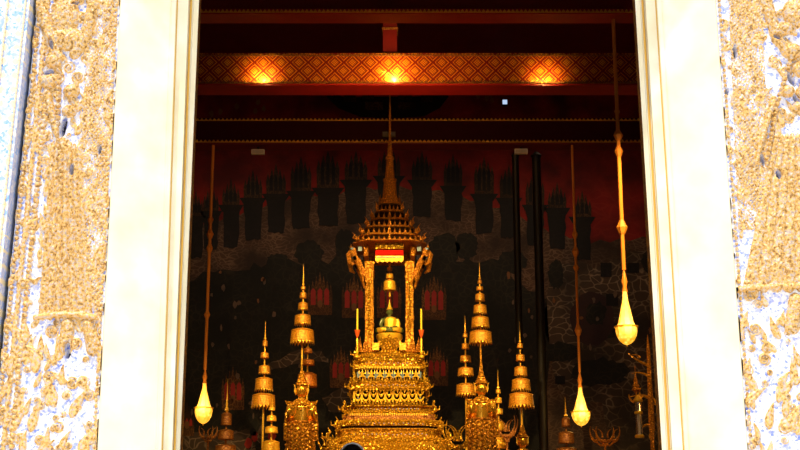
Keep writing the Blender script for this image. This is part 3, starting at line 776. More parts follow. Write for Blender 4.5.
for py, wp in [(206, 24), (204, 24), (203, 19), (200, 17), (199, 18), (198, 14.5), (190, 13.6), (182.5, 12.4), (181, 13.8), (179.5, 13.8), (178.5, 9.8), (160, 7), (159, 9), (157, 8), (156, 5), (154.5, 7), (153, 4.6), (151.5, 6), (150, 4), (148.5, 5.2), (147, 3.4), (145.5, 4.6), (144, 3), (142, 4), (140, 2.6), (130, 2.4), (118, 2.2), (116, 2.8), (114, 2.0), (98, 1.5), (84, .6)]:
    sp.append((wp/2*S(py, AY), Zp(py, AY)))
mb.lathe((AX, AY, 0), sp[:8], 12); mb.build('spire_body', G_roof, thr)
MB().lathe((AX, AY, 0), sp[7:], 12).build('spire', G_roof, thr)
mb = MB()
for i in range(14):
    a = 2*PI*i/14; r_ = sp[0][0]*.98
    c, s_ = math.cos(a), math.sin(a); z0 = sp[1][1]-.01
    mb.add([(AX+r_*c-s_*.04, AY+r_*s_+c*.04, z0), (AX+r_*c+s_*.04, AY+r_*s_-c*.04, z0), (AX+r_*c*.85, AY+r_*s_*.85, z0+.17), (AX+r_*c*.9, AY+r_*s_*.9, z0)], [(0, 1, 2), (0, 2, 3), (1, 3, 2), (0, 3, 1)])
mb.build('lotus_petals', G_roof, thr, smooth=False)

# ------------------------------------------------------------ jade seated statue
def bpx(px, py): return P(px, py, AY)
KB = AX
pd = empty('statue_pedestal', (KB, AY, FZ), 'gold lotus seat under the small green seated statue', 'pedestal')
u = S(330, AY); sz = Zp(334.5, AY)
z_ = lambda py: Zp(py, AY)
zz0 = FZ+.001
mb = MB(); H0 = sz-zz0
mb.lathe((KB, AY, zz0), [(9*u, 0), (9.5*u, H0*.1), (8*u, H0*.2), (7*u, H0*.35), (10*u, H0*.55), (13*u, H0*.8), (13.2*u, H0*.95), (12.5*u, H0)], 20)
mb.build('seat_body', G_yel, pd)
mb = MB()
for i in range(16):
    a = 2*PI*i/16; c, s_ = math.cos(a), math.sin(a)
    mb.ell((KB+10.5*u*c, AY+10.5*u*s_, zz0+H0*.55), (2*u, 2*u, H0*.17), 7, 5)
mb.build('lotus_petals', G_plain, pd)
mb = MB(); zs_ = zz0
pts = [(-6, 0), (-8.5, .35), (-9.3, .7), (-7, .85), (-3, .8), (0, 1.05), (3, .8), (7, .85), (9.3, .7), (8.5, .35), (6, 0)]
mb.prism([(KB+a*u, zs_+H0*b*.9) for a, b in pts], AY-11.5*u-.05, AY-11.5*u)
for k in range(7):
    a = k/6*PI; mb.ell((KB+5*u*math.cos(a), AY-11.5*u-.055, zs_+H0*(.25+.35*math.sin(a))), (1.3*u, .015, 1.3*u), 7, 5)
mb.build('front_cloth', G_altar, pd)
MB().box(KB-3*u, KB+3*u, AY-11.5*u-.065, AY-11.5*u-.05, zs_+.005, zs_+1.6*u).build('red_panel', BRIGHTRED, pd)
for sx in (-1, 1):
    e = empty('offering_box', (KB+sx*13*u, AY-cs-.18, FZ), 'small bright gold box '+('left' if sx < 0 else 'right')+' of the seated statue pedestal', 'box', None)
    b0 = FZ+.001
    MB().box(KB+sx*13*u-3.2*u, KB+sx*13*u+3.2*u, AY-cs-.18-3.0*u, AY-cs-.18+3.0*u, b0, b0+6*u).build('box_body', B_yel, e)
    MB().box(KB+sx*13*u-3.6*u, KB+sx*13*u+3.6*u, AY-cs-.18-3.3*u, AY-cs-.18+3.3*u, b0+6*u+.001, b0+7*u).build('lid', G_yel, e)
sz += .012
st = empty('seated_buddha_statue', (KB, AY, sz), 'small green jade seated statue in gold robe and crown', 'statue')
def remesh(o, vox):
    md = o.modifiers.new('surface', 'REMESH'); md.mode = 'VOXEL'; md.voxel_size = vox; md.use_smooth_shade = True
    sm = o.modifiers.new('soften', 'SMOOTH'); sm.factor = .5; sm.iterations = 2
hz = z_(312); shz = z_(318)
mb = MB()
mb.ell((KB, AY, hz), (2.9*u, 3.0*u, 3.6*u), 14, 10)                 # head
for sx in (-1, 1): mb.ell((KB+sx*2.8*u, AY, hz-.6*u), (.5*u, .8*u, 1.7*u), 8, 6)   # ears
mb.ell((KB, AY-2.9*u, hz-.4*u), (.5*u, .8*u, .9*u), 8, 6)
mb.ell((KB, AY-2.6*u, hz-1.7*u), (.9*u, .6*u, .35*u), 8, 5)
mb.tube([(KB, AY, hz-2*u), (KB, AY, shz)], [1.5*u, 1.9*u], 10)
mb.loft([[(KB+rx*u*math.cos(a*PI/8), AY+ry*u*math.sin(a*PI/8), sz+zz*u) for a in range(16)] for rx, ry, zz in [(6, 5, .5), (5.6, 4.2, 4), (4.8, 3.6, 7.5), (6, 3.9, 11), (7, 3.8, 14), (6, 3.2, 16), (2, 2, 17.5)]])
for sx in (-1, 1):
    mb.tube([(KB+sx*6.8*u, AY, sz+15*u), (KB+sx*8.6*u, AY-.5*u, sz+10*u), (KB+sx*8*u, AY-1.5*u, sz+6.5*u), (KB+sx*4*u, AY-6*u, sz+5.6*u), (KB+sx*.6*u, AY-7.5*u, sz+5.4*u)], [2.1*u, 1.9*u, 1.7*u, 1.3*u, .9*u], 10)
    for k in range(5): mb.tube([(KB+sx*1.2*u, AY-(6.2+.55*k)*u, sz+5.4*u), (KB-sx*1.1*u, AY-(6.4+.55*k)*u, sz+(5.6+.1*k)*u), (KB-sx*(2.4-(.9 if k == 4 else 0))*u, AY-(6.5+.5*k)*u, sz+5.9*u)], [.36*u, .32*u, .25*u], 6)
    mb.tube([(KB+sx*4*u, AY, sz+3*u), (KB+sx*12*u, AY-4*u, sz+2.6*u), (KB+sx*6*u, AY-8*u, sz+2.7*u), (KB-sx*3*u, AY-9*u, sz+2.6*u), (KB-sx*6*u, AY-8.8*u, sz+2.9*u)], [3.2*u, 2.5*u, 2.1*u, 1.5*u, 1.1*u], 10)
body = mb.build('body', JADE, st); remesh(body, .008)
mb = MB()
mb.loft([[(KB+.9*u+rx*u*math.cos(a*PI/8), AY-.2*u+ry*u*math.sin(a*PI/8), sz+zz*u) for a in range(16)] for rx, ry, zz in [(6.2, 5.2, 3.5), (6, 4.9, 7.5), (6.4, 4.8, 11), (6.9, 4.6, 14), (5, 3.8, 16.3), (2, 1.6, 17.2)]])
mb.tube([(KB+7.2*u, AY, sz+14.5*u), (KB+8.9*u, AY-.5*u, sz+10*u), (KB+8.4*u, AY-1.6*u, sz+6.2*u)], [2.4*u, 2.3*u, 2.1*u], 10)
for sx in (-1, 1): mb.tube([(KB+sx*4*u, AY, sz+3*u), (KB+sx*11.6*u, AY-4*u, sz+2.9*u), (KB+sx*7.2*u, AY-7.8*u, sz+3*u), (KB+sx*3*u, AY-9*u, sz+3*u)], [3.3*u, 2.9*u, 2.4*u, 1.9*u], 10)
rb = mb.build('robe', G_yel, st); remesh(rb, .012)
MB().lathe((KB, AY, hz+2.2*u), [(3.1*u, 0), (3.3*u, .6*u), (2.6*u, 1.3*u), (2.7*u, 1.8*u), (1.9*u, 2.8*u), (1.9*u, 3.2*u), (1.2*u, 4.6*u), (.9*u, 6.5*u), (.5*u, 8.2*u), (.15*u, 11*u)], 14).build('crown', G_yel, st)

# ------------------------------------------------------------ tiered parasols
def parasol(x0, Y, tip, tl, m, label, yref=None, base=PZ, fin=.5, group='tiered ceremonial parasols', fringe=True, name='tiered_parasol', polem=None):
    yr = yref or tl[-1][1]; X = P(x0, (tip+tl[-1][1])/2, Y).x
    root = empty(name, (X, Y, base+.001), label, 'ceremonial parasol', group)
    zb = Zp(tl[-1][1], Y)
    s0 = S(tl[0][0], Y); zt = Zp(tl[0][0], Y)
    MB().lathe((X, Y, 0), [(.06, base+.001), (.06, base+.03), (.018, base+.05), (.018, (base+zb)/2), (.016, zb+.05), (.012, zt)], 10).build('pole', polem or G_plain, root)
    zf = Zp(tip, Y); h = zf-zt
    r0 = max(.022, (tl[0][2]*.4)*s0/2)
    pr = [(r0*.4, 0), (r0, h*.04), (r0*.8, h*.12), (r0*.4, h*.16), (r0*.62, h*.24), (r0*.32, h*.30), (r0*.48, h*.36), (r0*.25, h*.42), (r0*.3, h*.5), (r0*.14, h*.6), (.002, h)]
    MB().lathe((X, Y, zt+.003), pr, 10).build('finial', G_plain, root)
    for i, (a, b, w) in enumerate(tl):
        za, zb_ = Zp(a, Y), Zp(b, Y); r_ = w/2*S(b, Y); h = za-zb_
        mb = MB(); mb.lathe((X, Y, zb_), [(r_*.97, h*.12), (r_, h*.16), (r_*.99, h*.3), (r_*.96, h*.62), (r_*.93, h*.78), (r_*.96, h*.82), (r_*.92, h*.86), (r_*.5, h*.97), (.02, h)], 24)
        o = mb.build('canopy_tier', m, root, ang=25)
        if fringe and w > 9:
            mb = MB(); n = 22
            for j in range(n):
                t = 2*PI*j/n; c, s_ = math.cos(t), math.sin(t); ww = r_*PI/n*.8
                mb.add([(X+r_*c-s_*ww, Y+r_*s_+c*ww, zb_+h*.14), (X+r_*c+s_*ww, Y+r_*s_-c*ww, zb_+h*.14), (X+r_*1.03*c, Y+r_*1.03*s_, zb_-h*.06), (X+r_*.97*c, Y+r_*.97*s_, zb_+h*.1)], [(0, 1, 2), (0, 2, 3), (1, 3, 2), (0, 3, 1)])
            mb.build('fringe', G_plain, o, smooth=False)
    return root
parasol(303, 22.0, 264, [(286, 290, 5), (292, 299, 7), (302, 310, 10), (314, 325, 16.5), (328, 344, 24)], B_gold, 'tallest gold tiered parasol left of the altar, above the left standing statue')
parasol(307.5, 22.9, 342, [(348, 354, 9), (359, 366, 14), (372, 389, 20)], B_red, 'short orange tiered parasol right behind the left standing statue head', fringe=False)
parasol(264.5, 21.9, 322, [(340, 347, 5), (352, 359, 8.5), (365, 374, 11.5), (377, 391, 18), (393, 408, 24)], B_gold, 'gold tiered parasol in front, between the left hanging lamp and left statue')
parasol(271.5, 21.4, 398, [(407, 411, 7), (415, 422, 10), (426, 434, 13), (440, 454, 18)], B_yel, 'short bright yellow tiered parasol beneath the left gold parasol', fringe=False)
parasol(480, 22.0, 263, [(280, 284, 4.5), (286, 291, 7), (293, 301, 9.5), (304, 314, 13.5), (316, 328, 18), (330, 344, 23)], B_gold, 'tallest gold tiered parasol right of the altar, above the right standing statue')
parasol(465.5, 22.4, 316, [(333, 338, 5), (343, 350, 7.5), (355, 362, 11), (367, 376, 16), (383, 396, 20)], B_gold, 'gold tiered parasol just left of the right standing statue')
parasol(520.5, 21.9, 322, [(343, 349, 6), (354, 362, 9), (366, 376, 13), (378, 391, 19), (392, 408, 25)], B_gold, 'gold tiered parasol standing right of the right statue, before the dark posts', base=PZ)
parasol(498.5, 22.5, 370, [(389, 394, 5), (397, 404, 7), (408, 415, 9), (421, 432, 12), (437, 450, 14)], B_yel, 'short bright yellow tiered parasol beside the right standing statue', fringe=False)
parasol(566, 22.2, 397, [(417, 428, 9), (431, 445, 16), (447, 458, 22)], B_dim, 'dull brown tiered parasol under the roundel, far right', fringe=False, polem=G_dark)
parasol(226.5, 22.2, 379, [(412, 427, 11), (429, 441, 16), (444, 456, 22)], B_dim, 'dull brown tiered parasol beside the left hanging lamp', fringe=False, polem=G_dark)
# parasol above the seated statue hangs from the throne roof
X = AX; Y = AY
pr = empty('hanging_parasol', (X, Y, z_(262)), 'small bright gold tiered parasol over the green seated statue', 'ceremonial parasol')
MB().lathe((X, Y, 0), [(.012, z_(297)), (.02, z_(295.5)), (.009, z_(291)), (.009, zc(250, 0))], 8).build('pole', G_yel, pr)
for a, b, w_ in ((262, 266, 3), (267, 271, 5.4), (273, 278.5, 7.6), (280, 290.5, 12.5)):
    h = z_(a)-z_(b); r_ = w_/2*u
    MB().lathe((X, Y, z_(b)), [(r_*.95, 0), (r_, h*.1), (r_*.93, h*.7), (r_*.9, h*.85), (r_*.5, h), (.01, h*1.02)], 18).build('canopy_tier', B_yel, pr)

# ------------------------------------------------------------ standing crowned statues
def statue(x0, Y, k_head, label, H_head=13.0, crown=52, base=PZ, name='standing_buddha_statue', full=True):
    s_ = S(400, Y); X = P(x0, 400, Y).x; zh = Zp(k_head, Y)     # head centre height
    root = empty(name, (X, Y, base+.001), label, 'statue', 'gilded standing statues' if full else None)
    hh = H_head*s_                                       # head height in metres
    q = hh
    feet = base+.12
    mb = MB()
    mb.ell((X, Y, zh), (q*.37, q*.42, q*.5), 16, 12)
    mb.ell((X, Y-q*.42, zh-q*.03), (q*.06, q*.09, q*.12), 8, 6)
    mb.ell((X, Y-q*.37, zh-q*.24), (q*.13, q*.07, q*.045), 8, 6)
    for sx in (-1, 1):
        mb.ell((X+sx*q*.16, Y-q*.36, zh+q*.06), (q*.08, q*.05, q*.03), 8, 5)
        mb.ell((X+sx*q*.38, Y, zh-q*.06), (q*.05, q*.1, q*.2), 8, 6)
    mb.tube([(X, Y, zh-q*.3), (X, Y, zh-q*.75)], [q*.2, q*.26], 12)
    top = zh-q*.62; ht = top-feet
    secs = [(.95, .52, 0), (.92, .5, ht*.15), (.86, .48, ht*.4), (.8, .46, ht*.6), (.72, .42, ht*.72), (.62, .36, ht*.80), (.7, .4, ht*.88), (.82, .42, ht*.95), (.55, .32, ht*.99), (.2, .2, ht)]
    mb.loft([[(X+rx*q*math.cos(a*PI/12), Y+ry*q*math.sin(a*PI/12), feet+zz) for a in range(24)] for rx, ry, zz in secs])
    for sx in (-1, 1):
        sh = (X+sx*q*.7, Y, top-q*.22); el = (X+sx*q*.9, Y-q*.05, top-q*1.35); wr = (X+sx*q*.76, Y-q*.75, top-q*1.05)
        mb.tube([sh, ((sh[0]+el[0])/2+sx*q*.04, Y, (sh[2]+el[2])/2), el], [q*.24, q*.21, q*.18], 12)
        mb.tube([el, ((el[0]+wr[0])/2, (el[1]+wr[1])/2, (el[2]+wr[2])/2), wr], [q*.18, q*.15, q*.1], 12)
        pc = (wr[0], wr[1]-q*.05, wr[2]+q*.2)
        mb.tube([wr, pc, (wr[0], wr[1]-q*.06, wr[2]+q*.38)], [q*.1, q*.14, q*.13], 10)
        for f in range(4):
            fx = wr[0]+(f-1.5)*q*.075; L = (.26, .32, .3, .22)[f]
            mb.tube([(fx, wr[1]-q*.06, wr[2]+q*.32), (fx, wr[1]-q*.08, wr[2]+q*(.36+L*.6)), (fx, wr[1]-q*.1, wr[2]+q*(.36+L))], [q*.036, q*.034, q*.025], 6)
        mb.tube([(wr[0]-sx*q*.09, wr[1]-q*.05, wr[2]+q*.12), (wr[0]-sx*q*.2, wr[1]-q*.09, wr[2]+q*.26), (wr[0]-sx*q*.2, wr[1]-q*.12, wr[2]+q*.4)], [q*.045, q*.04, q*.028], 6)
        mb.tube([(X+sx*q*.35, Y, feet+.02), (X+sx*q*.38, Y-q*.4, feet-.0), (X+sx*q*.4, Y-q*.75, feet-.02)], [q*.2, q*.17, q*.1], 8)
    b = mb.build('body', G_skin, root); remesh(b, .011)
    MB().lathe((X, Y, base+.002), [(q*1.2, 0), (q*1.2, .04), (q*1.0, .06), (q*1.1, .1), (q*1.0, .118)], 24).build('lotus_base', G_altar, root)
    if base < PZ-.1: MB().sq((X, Y, 0), [(q*1.4, .001), (q*1.4, .1), (q*1.15, .16), (q*1.15, base-.1), (q*1.35, base-.05), (q*1.35, base)]).build('plinth', G_altar, root)
    # crown
    c0 = zh+q*.34; ch = crown*s_
    cr = MB().lathe((X, Y, c0), [(q*.40, 0), (q*.44, q*.06), (q*.4, q*.14), (q*.43, q*.2), (q*.3, q*.3), (q*.34, q*.36), (q*.25, q*.46), (q*.27, q*.52), (q*.18, q*.66), (q*.19, q*.72), (q*.12, q*1.0), (q*.07, ch*.6), (.004, ch)], 16).build('crown', G_stat, root)
    mb = MB()
    for sx in (-1, 1): mb.prism([(X+sx*q*.40, c0-q*.62), (X+sx*q*.50, c0-q*.35), (X+sx*q*.47, c0-q*.1), (X+sx*q*.54, c0+q*.12), (X+sx*q*.44, c0+q*.04), (X+sx*q*.38, c0-.2*q)], Y-.02, Y+.02)
    mb.build('ear_ornament', G_plain, cr)
    # ornaments: collar, belt, patterned robe with hanging panels
    mb = MB()
    mb.loft([[(X+rx*q*math.cos(a*PI/12), Y+ry*q*math.sin(a*PI/12), top+zz*q) for a in range(24)] for rx, ry, zz in [(.34, .32, .08), (.62, .46, -.12), (.72, .5, -.34), (.6, .46, -.38)]], True)
    for a in range(5):
        t = (a-2)/2; mb.ell((X+t*q*.5, Y-q*.46, top-q*(.62-.2*abs(t))), (q*.06, q*.04, q*.09), 8, 6)
    mb.build('collar', G_stat, root)
    for sx in (-1, 1):                               # shoulder flames
        MB().prism([(X+sx*q*.62, top-q*.3), (X+sx*q*.98, top-q*.3), (X+sx*q*1.1, top-q*.02), (X+sx*q*.9, top-q*.1), (X+sx*q*.66, top-q*.08)], Y-.05, Y+.05).build('shoulder_ornament', G_stat, root)
    mb = MB()
    zr = top-q*1.45
    mb.loft([[(X+rx*q*math.cos(a*PI/16), Y+ry*q*math.sin(a*PI/16), zz) for a in range(32)] for rx, ry, zz in [(1.22, .75, feet+.06), (1.15, .7, feet+(zr-feet)*.35), (1.0, .62, feet+(zr-feet)*.75), (.86, .55, zr-q*.1), (.8, .5, zr)]])
    rbm = mb.build('robe', G_stat, root)
    for sx in (-1, 1):
        mb = MB()
        mb.loft([[(X+sx*q*(xx)+rx*q*math.cos(a*PI/8), Y+rx*q*1.1*math.sin(a*PI/8), zz) for a in range(16)] for xx, rx, zz in [(.93, .2, zr-q*1.2), (.93, .23, zr-q*.3), (.88, .21, top-q*1.0), (.8, .2, top-q*.4)]])
        mb.build('sleeve', G_stat, root)
    mb = MB()
    for i in range(7):
        for j in range(14):
            t = (i-3)/3; zz = zr-q*.2-j*q*.33
            if zz < feet+.15: break
            w_ = 1.0+.03*j; a = t*.9
            mb.ell((X+q*w_*math.sin(a)*1.05, Y-q*(.56+.015*j)*math.cos(a)-.012, zz+q*.12*(i % 2)), (q*.085, q*.045, q*.12), 8, 5)
    for t in range(-8, 9): mb.ell((X+q*.9*math.sin(t*.15), Y-q*.54*math.cos(t*.15)-.01, zr), (q*.07, q*.05, q*.07), 6, 5)
    mb.build('rosette_ornament', G_roof, rbm)
    return root
statue(301.5, 20.25, 391, 'gilded standing crowned statue with raised hands, left of the altar', 15, 22, base=.95)
statue(481.5, 20.25, 389, 'gilded standing crowned statue with raised hands, right of the altar', 14.5, 40, base=.95)
statue(521.5, 20.35, 442, 'gilded statue head low under the right gold parasol', 12.5, 10, base=.9, full=False)

# ------------------------------------------------------------ candles on stands
for x0, sd in ((357.2, 'left'), (421.3, 'right')):
    Y = AY-.62; c = P(x0, 345, Y); base = tier(70, 358)[1]+.002; s_ = S(330, Y)
    Yc = Y
    root = empty('candlestick', (c.x, Yc, base), 'red and gold candle holder %s of the green seated statue' % sd, 'candlestick', None)
    zt = Zp(330, Yc); zb = Zp(338, Yc)
    MB().lathe((c.x, Yc, base), [(2.4*s_, 0), (2.4*s_, .02), (.8*s_, .05), (1.6*s_, .09), (.7*s_, .13), (1.3*s_, zb-base-.03), (.6*s_, zb-base)], 12).build('stem', G_yel, root)
    MB().lathe((c.x, Yc, zb), [(.6*s_, 0), (1.8*s_, (zt-zb)*.35), (3*s_, zt-zb), (2.4*s_, zt-zb), (.9*s_, (zt-zb)*.5)], 12, True).build('cup', plain('orange_red_lacquer', (.85, .12, .02), .4), root)
    ca = empty('candle', (c.x, Yc, zb+(zt-zb)*.52), 'thin yellow candle in the %s red holder' % sd, 'candle', None)
    MB().lathe((c.x, Yc, zb+(zt-zb)*.52), [(1.0*s_, 0), (.95*s_, Zp(309, Yc)-zb-(zt-zb)*.52), (.2*s_, Zp(308.6, Yc)-zb-(zt-zb)*.52)], 10).build('wax', WAX, ca)
    MB().tube([(c.x, Yc, Zp(309, Yc)), (c.x+.003, Yc, Zp(307.4, Yc))], .005, 5).build('wick', BLACK, ca)

# ------------------------------------------------------------ hanging crystal lamps
def lamp(x0, yr, Y, cord_top, beads, knot, cone, rimy, bot, wc, wr, label, cw):
    X = P(x0, yr, Y).x; zt = cord_top; s_ = S(rimy, Y)
    root = empty('hanging_lamp', (X, Y, Zp(bot, Y)), label, 'hanging lamp', 'lit hanging lamps')
    zk = Zp(knot, Y)
    mb = MB(); mb.tube([(X, Y, zt), (X, Y, (zt+zk)/2), (X, Y, zk)], cw*s_/2, 8)
    cord = mb.build('cord', CORD, root)
    for a, b, w_ in beads:
        za, zb = Zp(a, Y), Zp(b, Y); h = za-zb; r_ = w_/2*s_*1.25
        MB().lathe((X, Y, zb), [(r_*.25, 0), (r_*.6, h*.15), (r_, h*.45), (r_*.75, h*.6), (r_*.35, h*.85), (r_*.2, h)], 6).build('tassel_bead', CORD, cord, ang=10)
    z1 = Zp(cone, Y)
    MB().lathe((X, Y, z1), [(wc*.75*s_, -.01), (wc*.5*s_, (zk-z1)*.2), (wc*.8*s_, (zk-z1)*.45), (wc*.5*s_, (zk-z1)*.7), (wc*.2*s_, zk-z1)], 10).build('cap', CORD, root)
    zr, zb = Zp(rimy, Y), Zp(bot, Y); rr = wr/2*s_; h = z1-zr
    mb = MB(); n = 20; rings = []
    prof = [(wc*.55*s_, h), (wc*.62*s_, h*.85), (wc*.8*s_, h*.7), (rr*.48, h*.4), (rr*.66, h*.12), (rr*.8, .02)]
    def wav(pr, amp): return [[(X+r_*(1+(amp if j % 2 else 0))*math.cos(2*PI*j/n), Y+r_*(1+(amp if j % 2 else 0))*math.sin(2*PI*j/n), zr+z) for j in range(n)] for r_, z in pr]
    mb.loft(wav(prof, -.1)); mb.build('crystal_cone', CRYSTAL, root, ang=20)
    d = zr-zb
    mb = MB(); mb.loft(wav([(rr*.93, -.008), (rr*.93, -d*.25), (rr*.84, -d*.5), (rr*.64, -d*.75), (rr*.36, -d*.92), (rr*.06, -d)], -.06)); mb.build('crystal_bowl', CRYSTAL, root, ang=20)
    MB().lathe((X, Y, zr-.012), [(rr*.94, 0), (rr*1.06, .008), (rr*1.06, .022), (rr*.8, .03)], 20).build('rim', G_plain, root)
    MB().lathe((X, Y, zb-.03), [(.004, 0), (.014, .01), (.006, .025), (.01, .034)], 8).build('drop', G_plain, root)
    l = bpy.data.lights.new('lamp_glow', 'POINT'); l.energy = 14; l.color = (1, .6, .15); l.shadow_soft_size = .12
    o = bpy.data.objects.new('lamp_glow', l); col.objects.link(o); o.location = (X, Y-rr*1.6, zr+.05); 
    return root
bz = Zp(142, 24.0); tz = Zp(14, 17.8)
lamp(204, 400, 24.0-.0+.1, bz-.035, [(213, 225, 5), (227, 240, 6), (241, 254, 5.5), (308, 320, 5)], 370, 383, 408, 424, 3.2, 19, 'lit yellow crystal lamp hanging at the left of the doorway', 3.2)
lamp(580.5, 400, 24.1, bz-.035, [(228, 240, 5), (244, 258, 6), (262, 272, 5), (322, 337, 6)], 372, 387, 412, 426, 3.2, 20, 'smaller lit crystal lamp hanging lower, right of the altar', 2.6)
lamp(626, 320, 18.0, tz-.002, [(106, 116, 5), (127, 142, 8), (143, 158, 7), (217, 236, 9)], 270, 291, 327, 345, 4, 23.5, 'largest lit crystal lamp hanging at the right edge of the doorway', 4)

# ------------------------------------------------------------ dark posts and small fittings
for x0, w_, lb in ((518.5, 7, 'slender dark post behind the right gold parasol, left of its twin'), (540, 9, 'thicker dark post right of the slender one, before the mural')):
    Y = 24.9; X = P(x0, 300, Y).x; r_ = w_/2*S(300, Y)
    root = empty('dark_post', (X, Y, PZ), lb, 'post')
    MB().lathe((X, Y, PZ+.002), [(r_*1.8, 0), (r_*1.8, .05), (r_, .09), (r_, Zp(158, Y)-PZ), (r_*1.3, Zp(156, Y)-PZ), (r_*.4, Zp(152, Y)-PZ)], 14).build('shaft', IRON, root)
    MB().lathe((X, Y, PZ+.3), [(r_*1.2, 0), (r_*1.25, .03), (r_*1.2, .06)], 14).build('collar', IRON, root)
for x0, y0, Y, lb in ((258, 152, 24.2, 'small white floodlight under the dark beam, upper left'), (521, 151.5, 24.2, 'small white floodlight above the slender dark post'), (389, 134.5, 23.9, 'small pale floodlight on the dark beam behind the spire')):
    c = P(x0, y0, Y); s_ = S(y0, Y)
    root = empty('floodlight', c, lb, 'floodlight')
    MB().box(c.x-6.5*s_, c.x+6.5*s_, Y-.04, Y+.04, c.z-2.4*s_, c.z+2.4*s_).build('housing', WHITEP if y0 > 140 else plain('grey_enamel', (.12, .1, .08), .5), root)
    MB().box(c.x-5.6*s_, c.x+5.6*s_, Y-.048, Y-.041, c.z-1.7*s_, c.z+1.7*s_).build('glass', plain('frosted_glass', (.6, .55, .5) if y0 > 140 else (.14, .12, .1), .3), root)
    if y0 > 140: MB().box(c.x-.02, c.x+.02, Y-.0, Y+.03, c.z+2.4*s_, bz-.031).build('bracket', IRON, root)
    else: MB().box(c.x-.02, c.x+.02, Y+.04, 23.999, c.z-.02, c.z+.02).build('bracket', IRON, root)
m, ns, ls, bs = mat('pale_blue_glow'); bs.inputs['Emission Color'].default_value = (.55, .72, 1, 1); bs.inputs['Emission Strength'].default_value = .9  # glowing pale blue square of unknown origin
c = P(505, 101.5, 28.8); s_ = S(101, 28.8)
root = empty('glowing_square', c, 'tiny square pale blue light high between the beams', 'light')
MB().box(c.x-2.6*s_, c.x+2.6*s_, 28.84, 28.996, c.z-2.6*s_, c.z+2.6*s_).build('housing', IRON, root)
MB().box(c.x-2.3*s_, c.x+2.3*s_, 28.83, 28.839, c.z-2.3*s_, c.z+2.3*s_).build('lit_panel', m, root)

# ------------------------------------------------------------ gilt stands, branches and lantern
def curl(mb, x, y, z, L, a0, turn, r0, n=9):
    pts = []; a = a0; px, pz = x, z
    for i in range(n):
        pts.append((px, y, pz)); px += math.cos(a)*L/n; pz += math.sin(a)*L/n; a += turn/n
    mb.tube(pts, [r0*(1-i/(n-.5)) + .003 for i in range(n)], 6)
def branches(x0, ytop, ybase, Y, spread, label, m=G_plain, n=4, base=PZ, name='gilt_branch_stand'):
    X = P(x0, ybase, Y).x; s_ = S(ybase, Y); zt, zb = Zp(ytop, Y), Zp(ybase, Y); h = zt-zb
    root = empty(name, (X, Y, base+.001), label, 'ornamental stand')
    MB().lathe((X, Y, base+.001), [(.09, 0), (.09, .03), (.03, .06), (.018, .12), (.018, zb-base), (.03, zb-base+.03), (.012, zb-base+.08)], 10).build('stem', m, root)
    for i in range(n):
        t = (i+.5)/n*2-1+(.01 if n % 2 else 0); mb = MB()
        sg = 1 if t > 0 else -1
        xx = X+t*spread*s_*.55
        mb.tube([(X, Y, zb), ((X+xx)/2, Y-.02, zb-.03), (xx, Y-.03, zb+h*.1)], [.02, .018, .016], 6)
        curl(mb, xx, Y-.03, zb+h*.1, h*1.0, PI/2-sg*.9, sg*1.5, .022); curl(mb, xx, Y-.03, zb+h*.3, h*.6, PI/2+sg*.3, -sg*1.8, .016); curl(mb, xx, Y-.03, zb+h*.1, h*.5, sg*.3+(0 if sg > 0 else PI), sg*1.6, .018)
        mb.ell((xx, Y-.04, zb+h*.15), (.035, .03, .03), 8, 5)
        mb.build('curled_branch', m, root)
    return root
branches(605, 424, 444, 22.6, 22, 'gilt stand with antler-like curled branches, under the right small lamp', G_roof, 4)
branches(208, 424, 440, 22.9, 12, 'gilt stand with curled branches just under the left hanging lamp', G_dark, 3)
branches(458, 416, 452, 21.05, 10, 'gilt flame-leaf stand beside the right foot of the altar', G_altar, 4)
branches(327, 432, 452, 21.05, 9, 'gilt flame-leaf stand beside the left foot of the altar', G_altar, 3)
branches(507, 412, 440, 22.2, 7, 'gilt flame-leaf stand between yellow parasol and right gold parasol', G_dark, 3)
# lantern on a carved bracket stand at the far right
Y = 20.2; s_ = S(410, Y)
X0 = P(641, 410, Y).x; base = 0
root = empty('glass_lantern_stand', (X0+10*s_, Y, 0), 'gilt scrolled stand holding a glass lantern, far right edge', 'lantern stand')
q = lambda px, py: P(px, py, Y)
px0 = X0+10*s_
MB().lathe((px0, Y, 0), [(.2, 0), (.2, .05), (.05, .12), (.035, 1), (.045, 2), (.03, q(0, 440).z), (.05, q(0, 425).z), (.03, q(0, 350).z), (.004, q(0, 335).z)], 12).build('post', G_roof, root)
mb = MB()
for (xx, yy, L, a, t, r_) in [(650, 398, .36, PI-.4, .9, .03), (642, 398, .2, PI-.9, -1.6, .022), (634, 402, .18, PI-.4, -1.7, .02), (655, 405, .22, 1.2, 2.8, .02), (650, 425, .25, PI-.2, 2.4, .02), (652, 440, .25, PI-.9, -2.8, .022), (648, 376, .3, PI-.6, 1.2, .02), (650, 366, .45, PI-.35, -.5, .026), (640, 358, .2, PI-.9, 1.8, .018)]:
    mb = MB(); p = q(xx, yy); curl(mb, p.x, Y, p.z, L, a, t, r_)
    mb.build('scroll_arm', G_col, root)
a = q(638, 400); b = q(638, 438)
lr = MB().lathe((a.x, Y, b.z), [(.07, 0), (.075, .03), (.06, .05)], 14).lathe((a.x, Y, a.z-.0), [(.07, -.03), (.075, 0), (.04, .05), (.02, .08)], 14).lathe((a.x, Y, q(0, 414).z), [(.062, 0), (.068, .02), (.062, .04)], 14).build('lantern_frame', G_plain, root)
MB().lathe((a.x, Y, b.z+.05), [(.05, 0), (.055, .1), (.05, .2), (.055, a.z-b.z-.09)], 14).build('glass_chimney', GLASS, lr)
MB().lathe((a.x, Y, b.z+.052), [(.016, 0), (.014, .25), (.01, .38)], 8).build('candle_tube', WHITEP, lr)
p = q(636, 390)
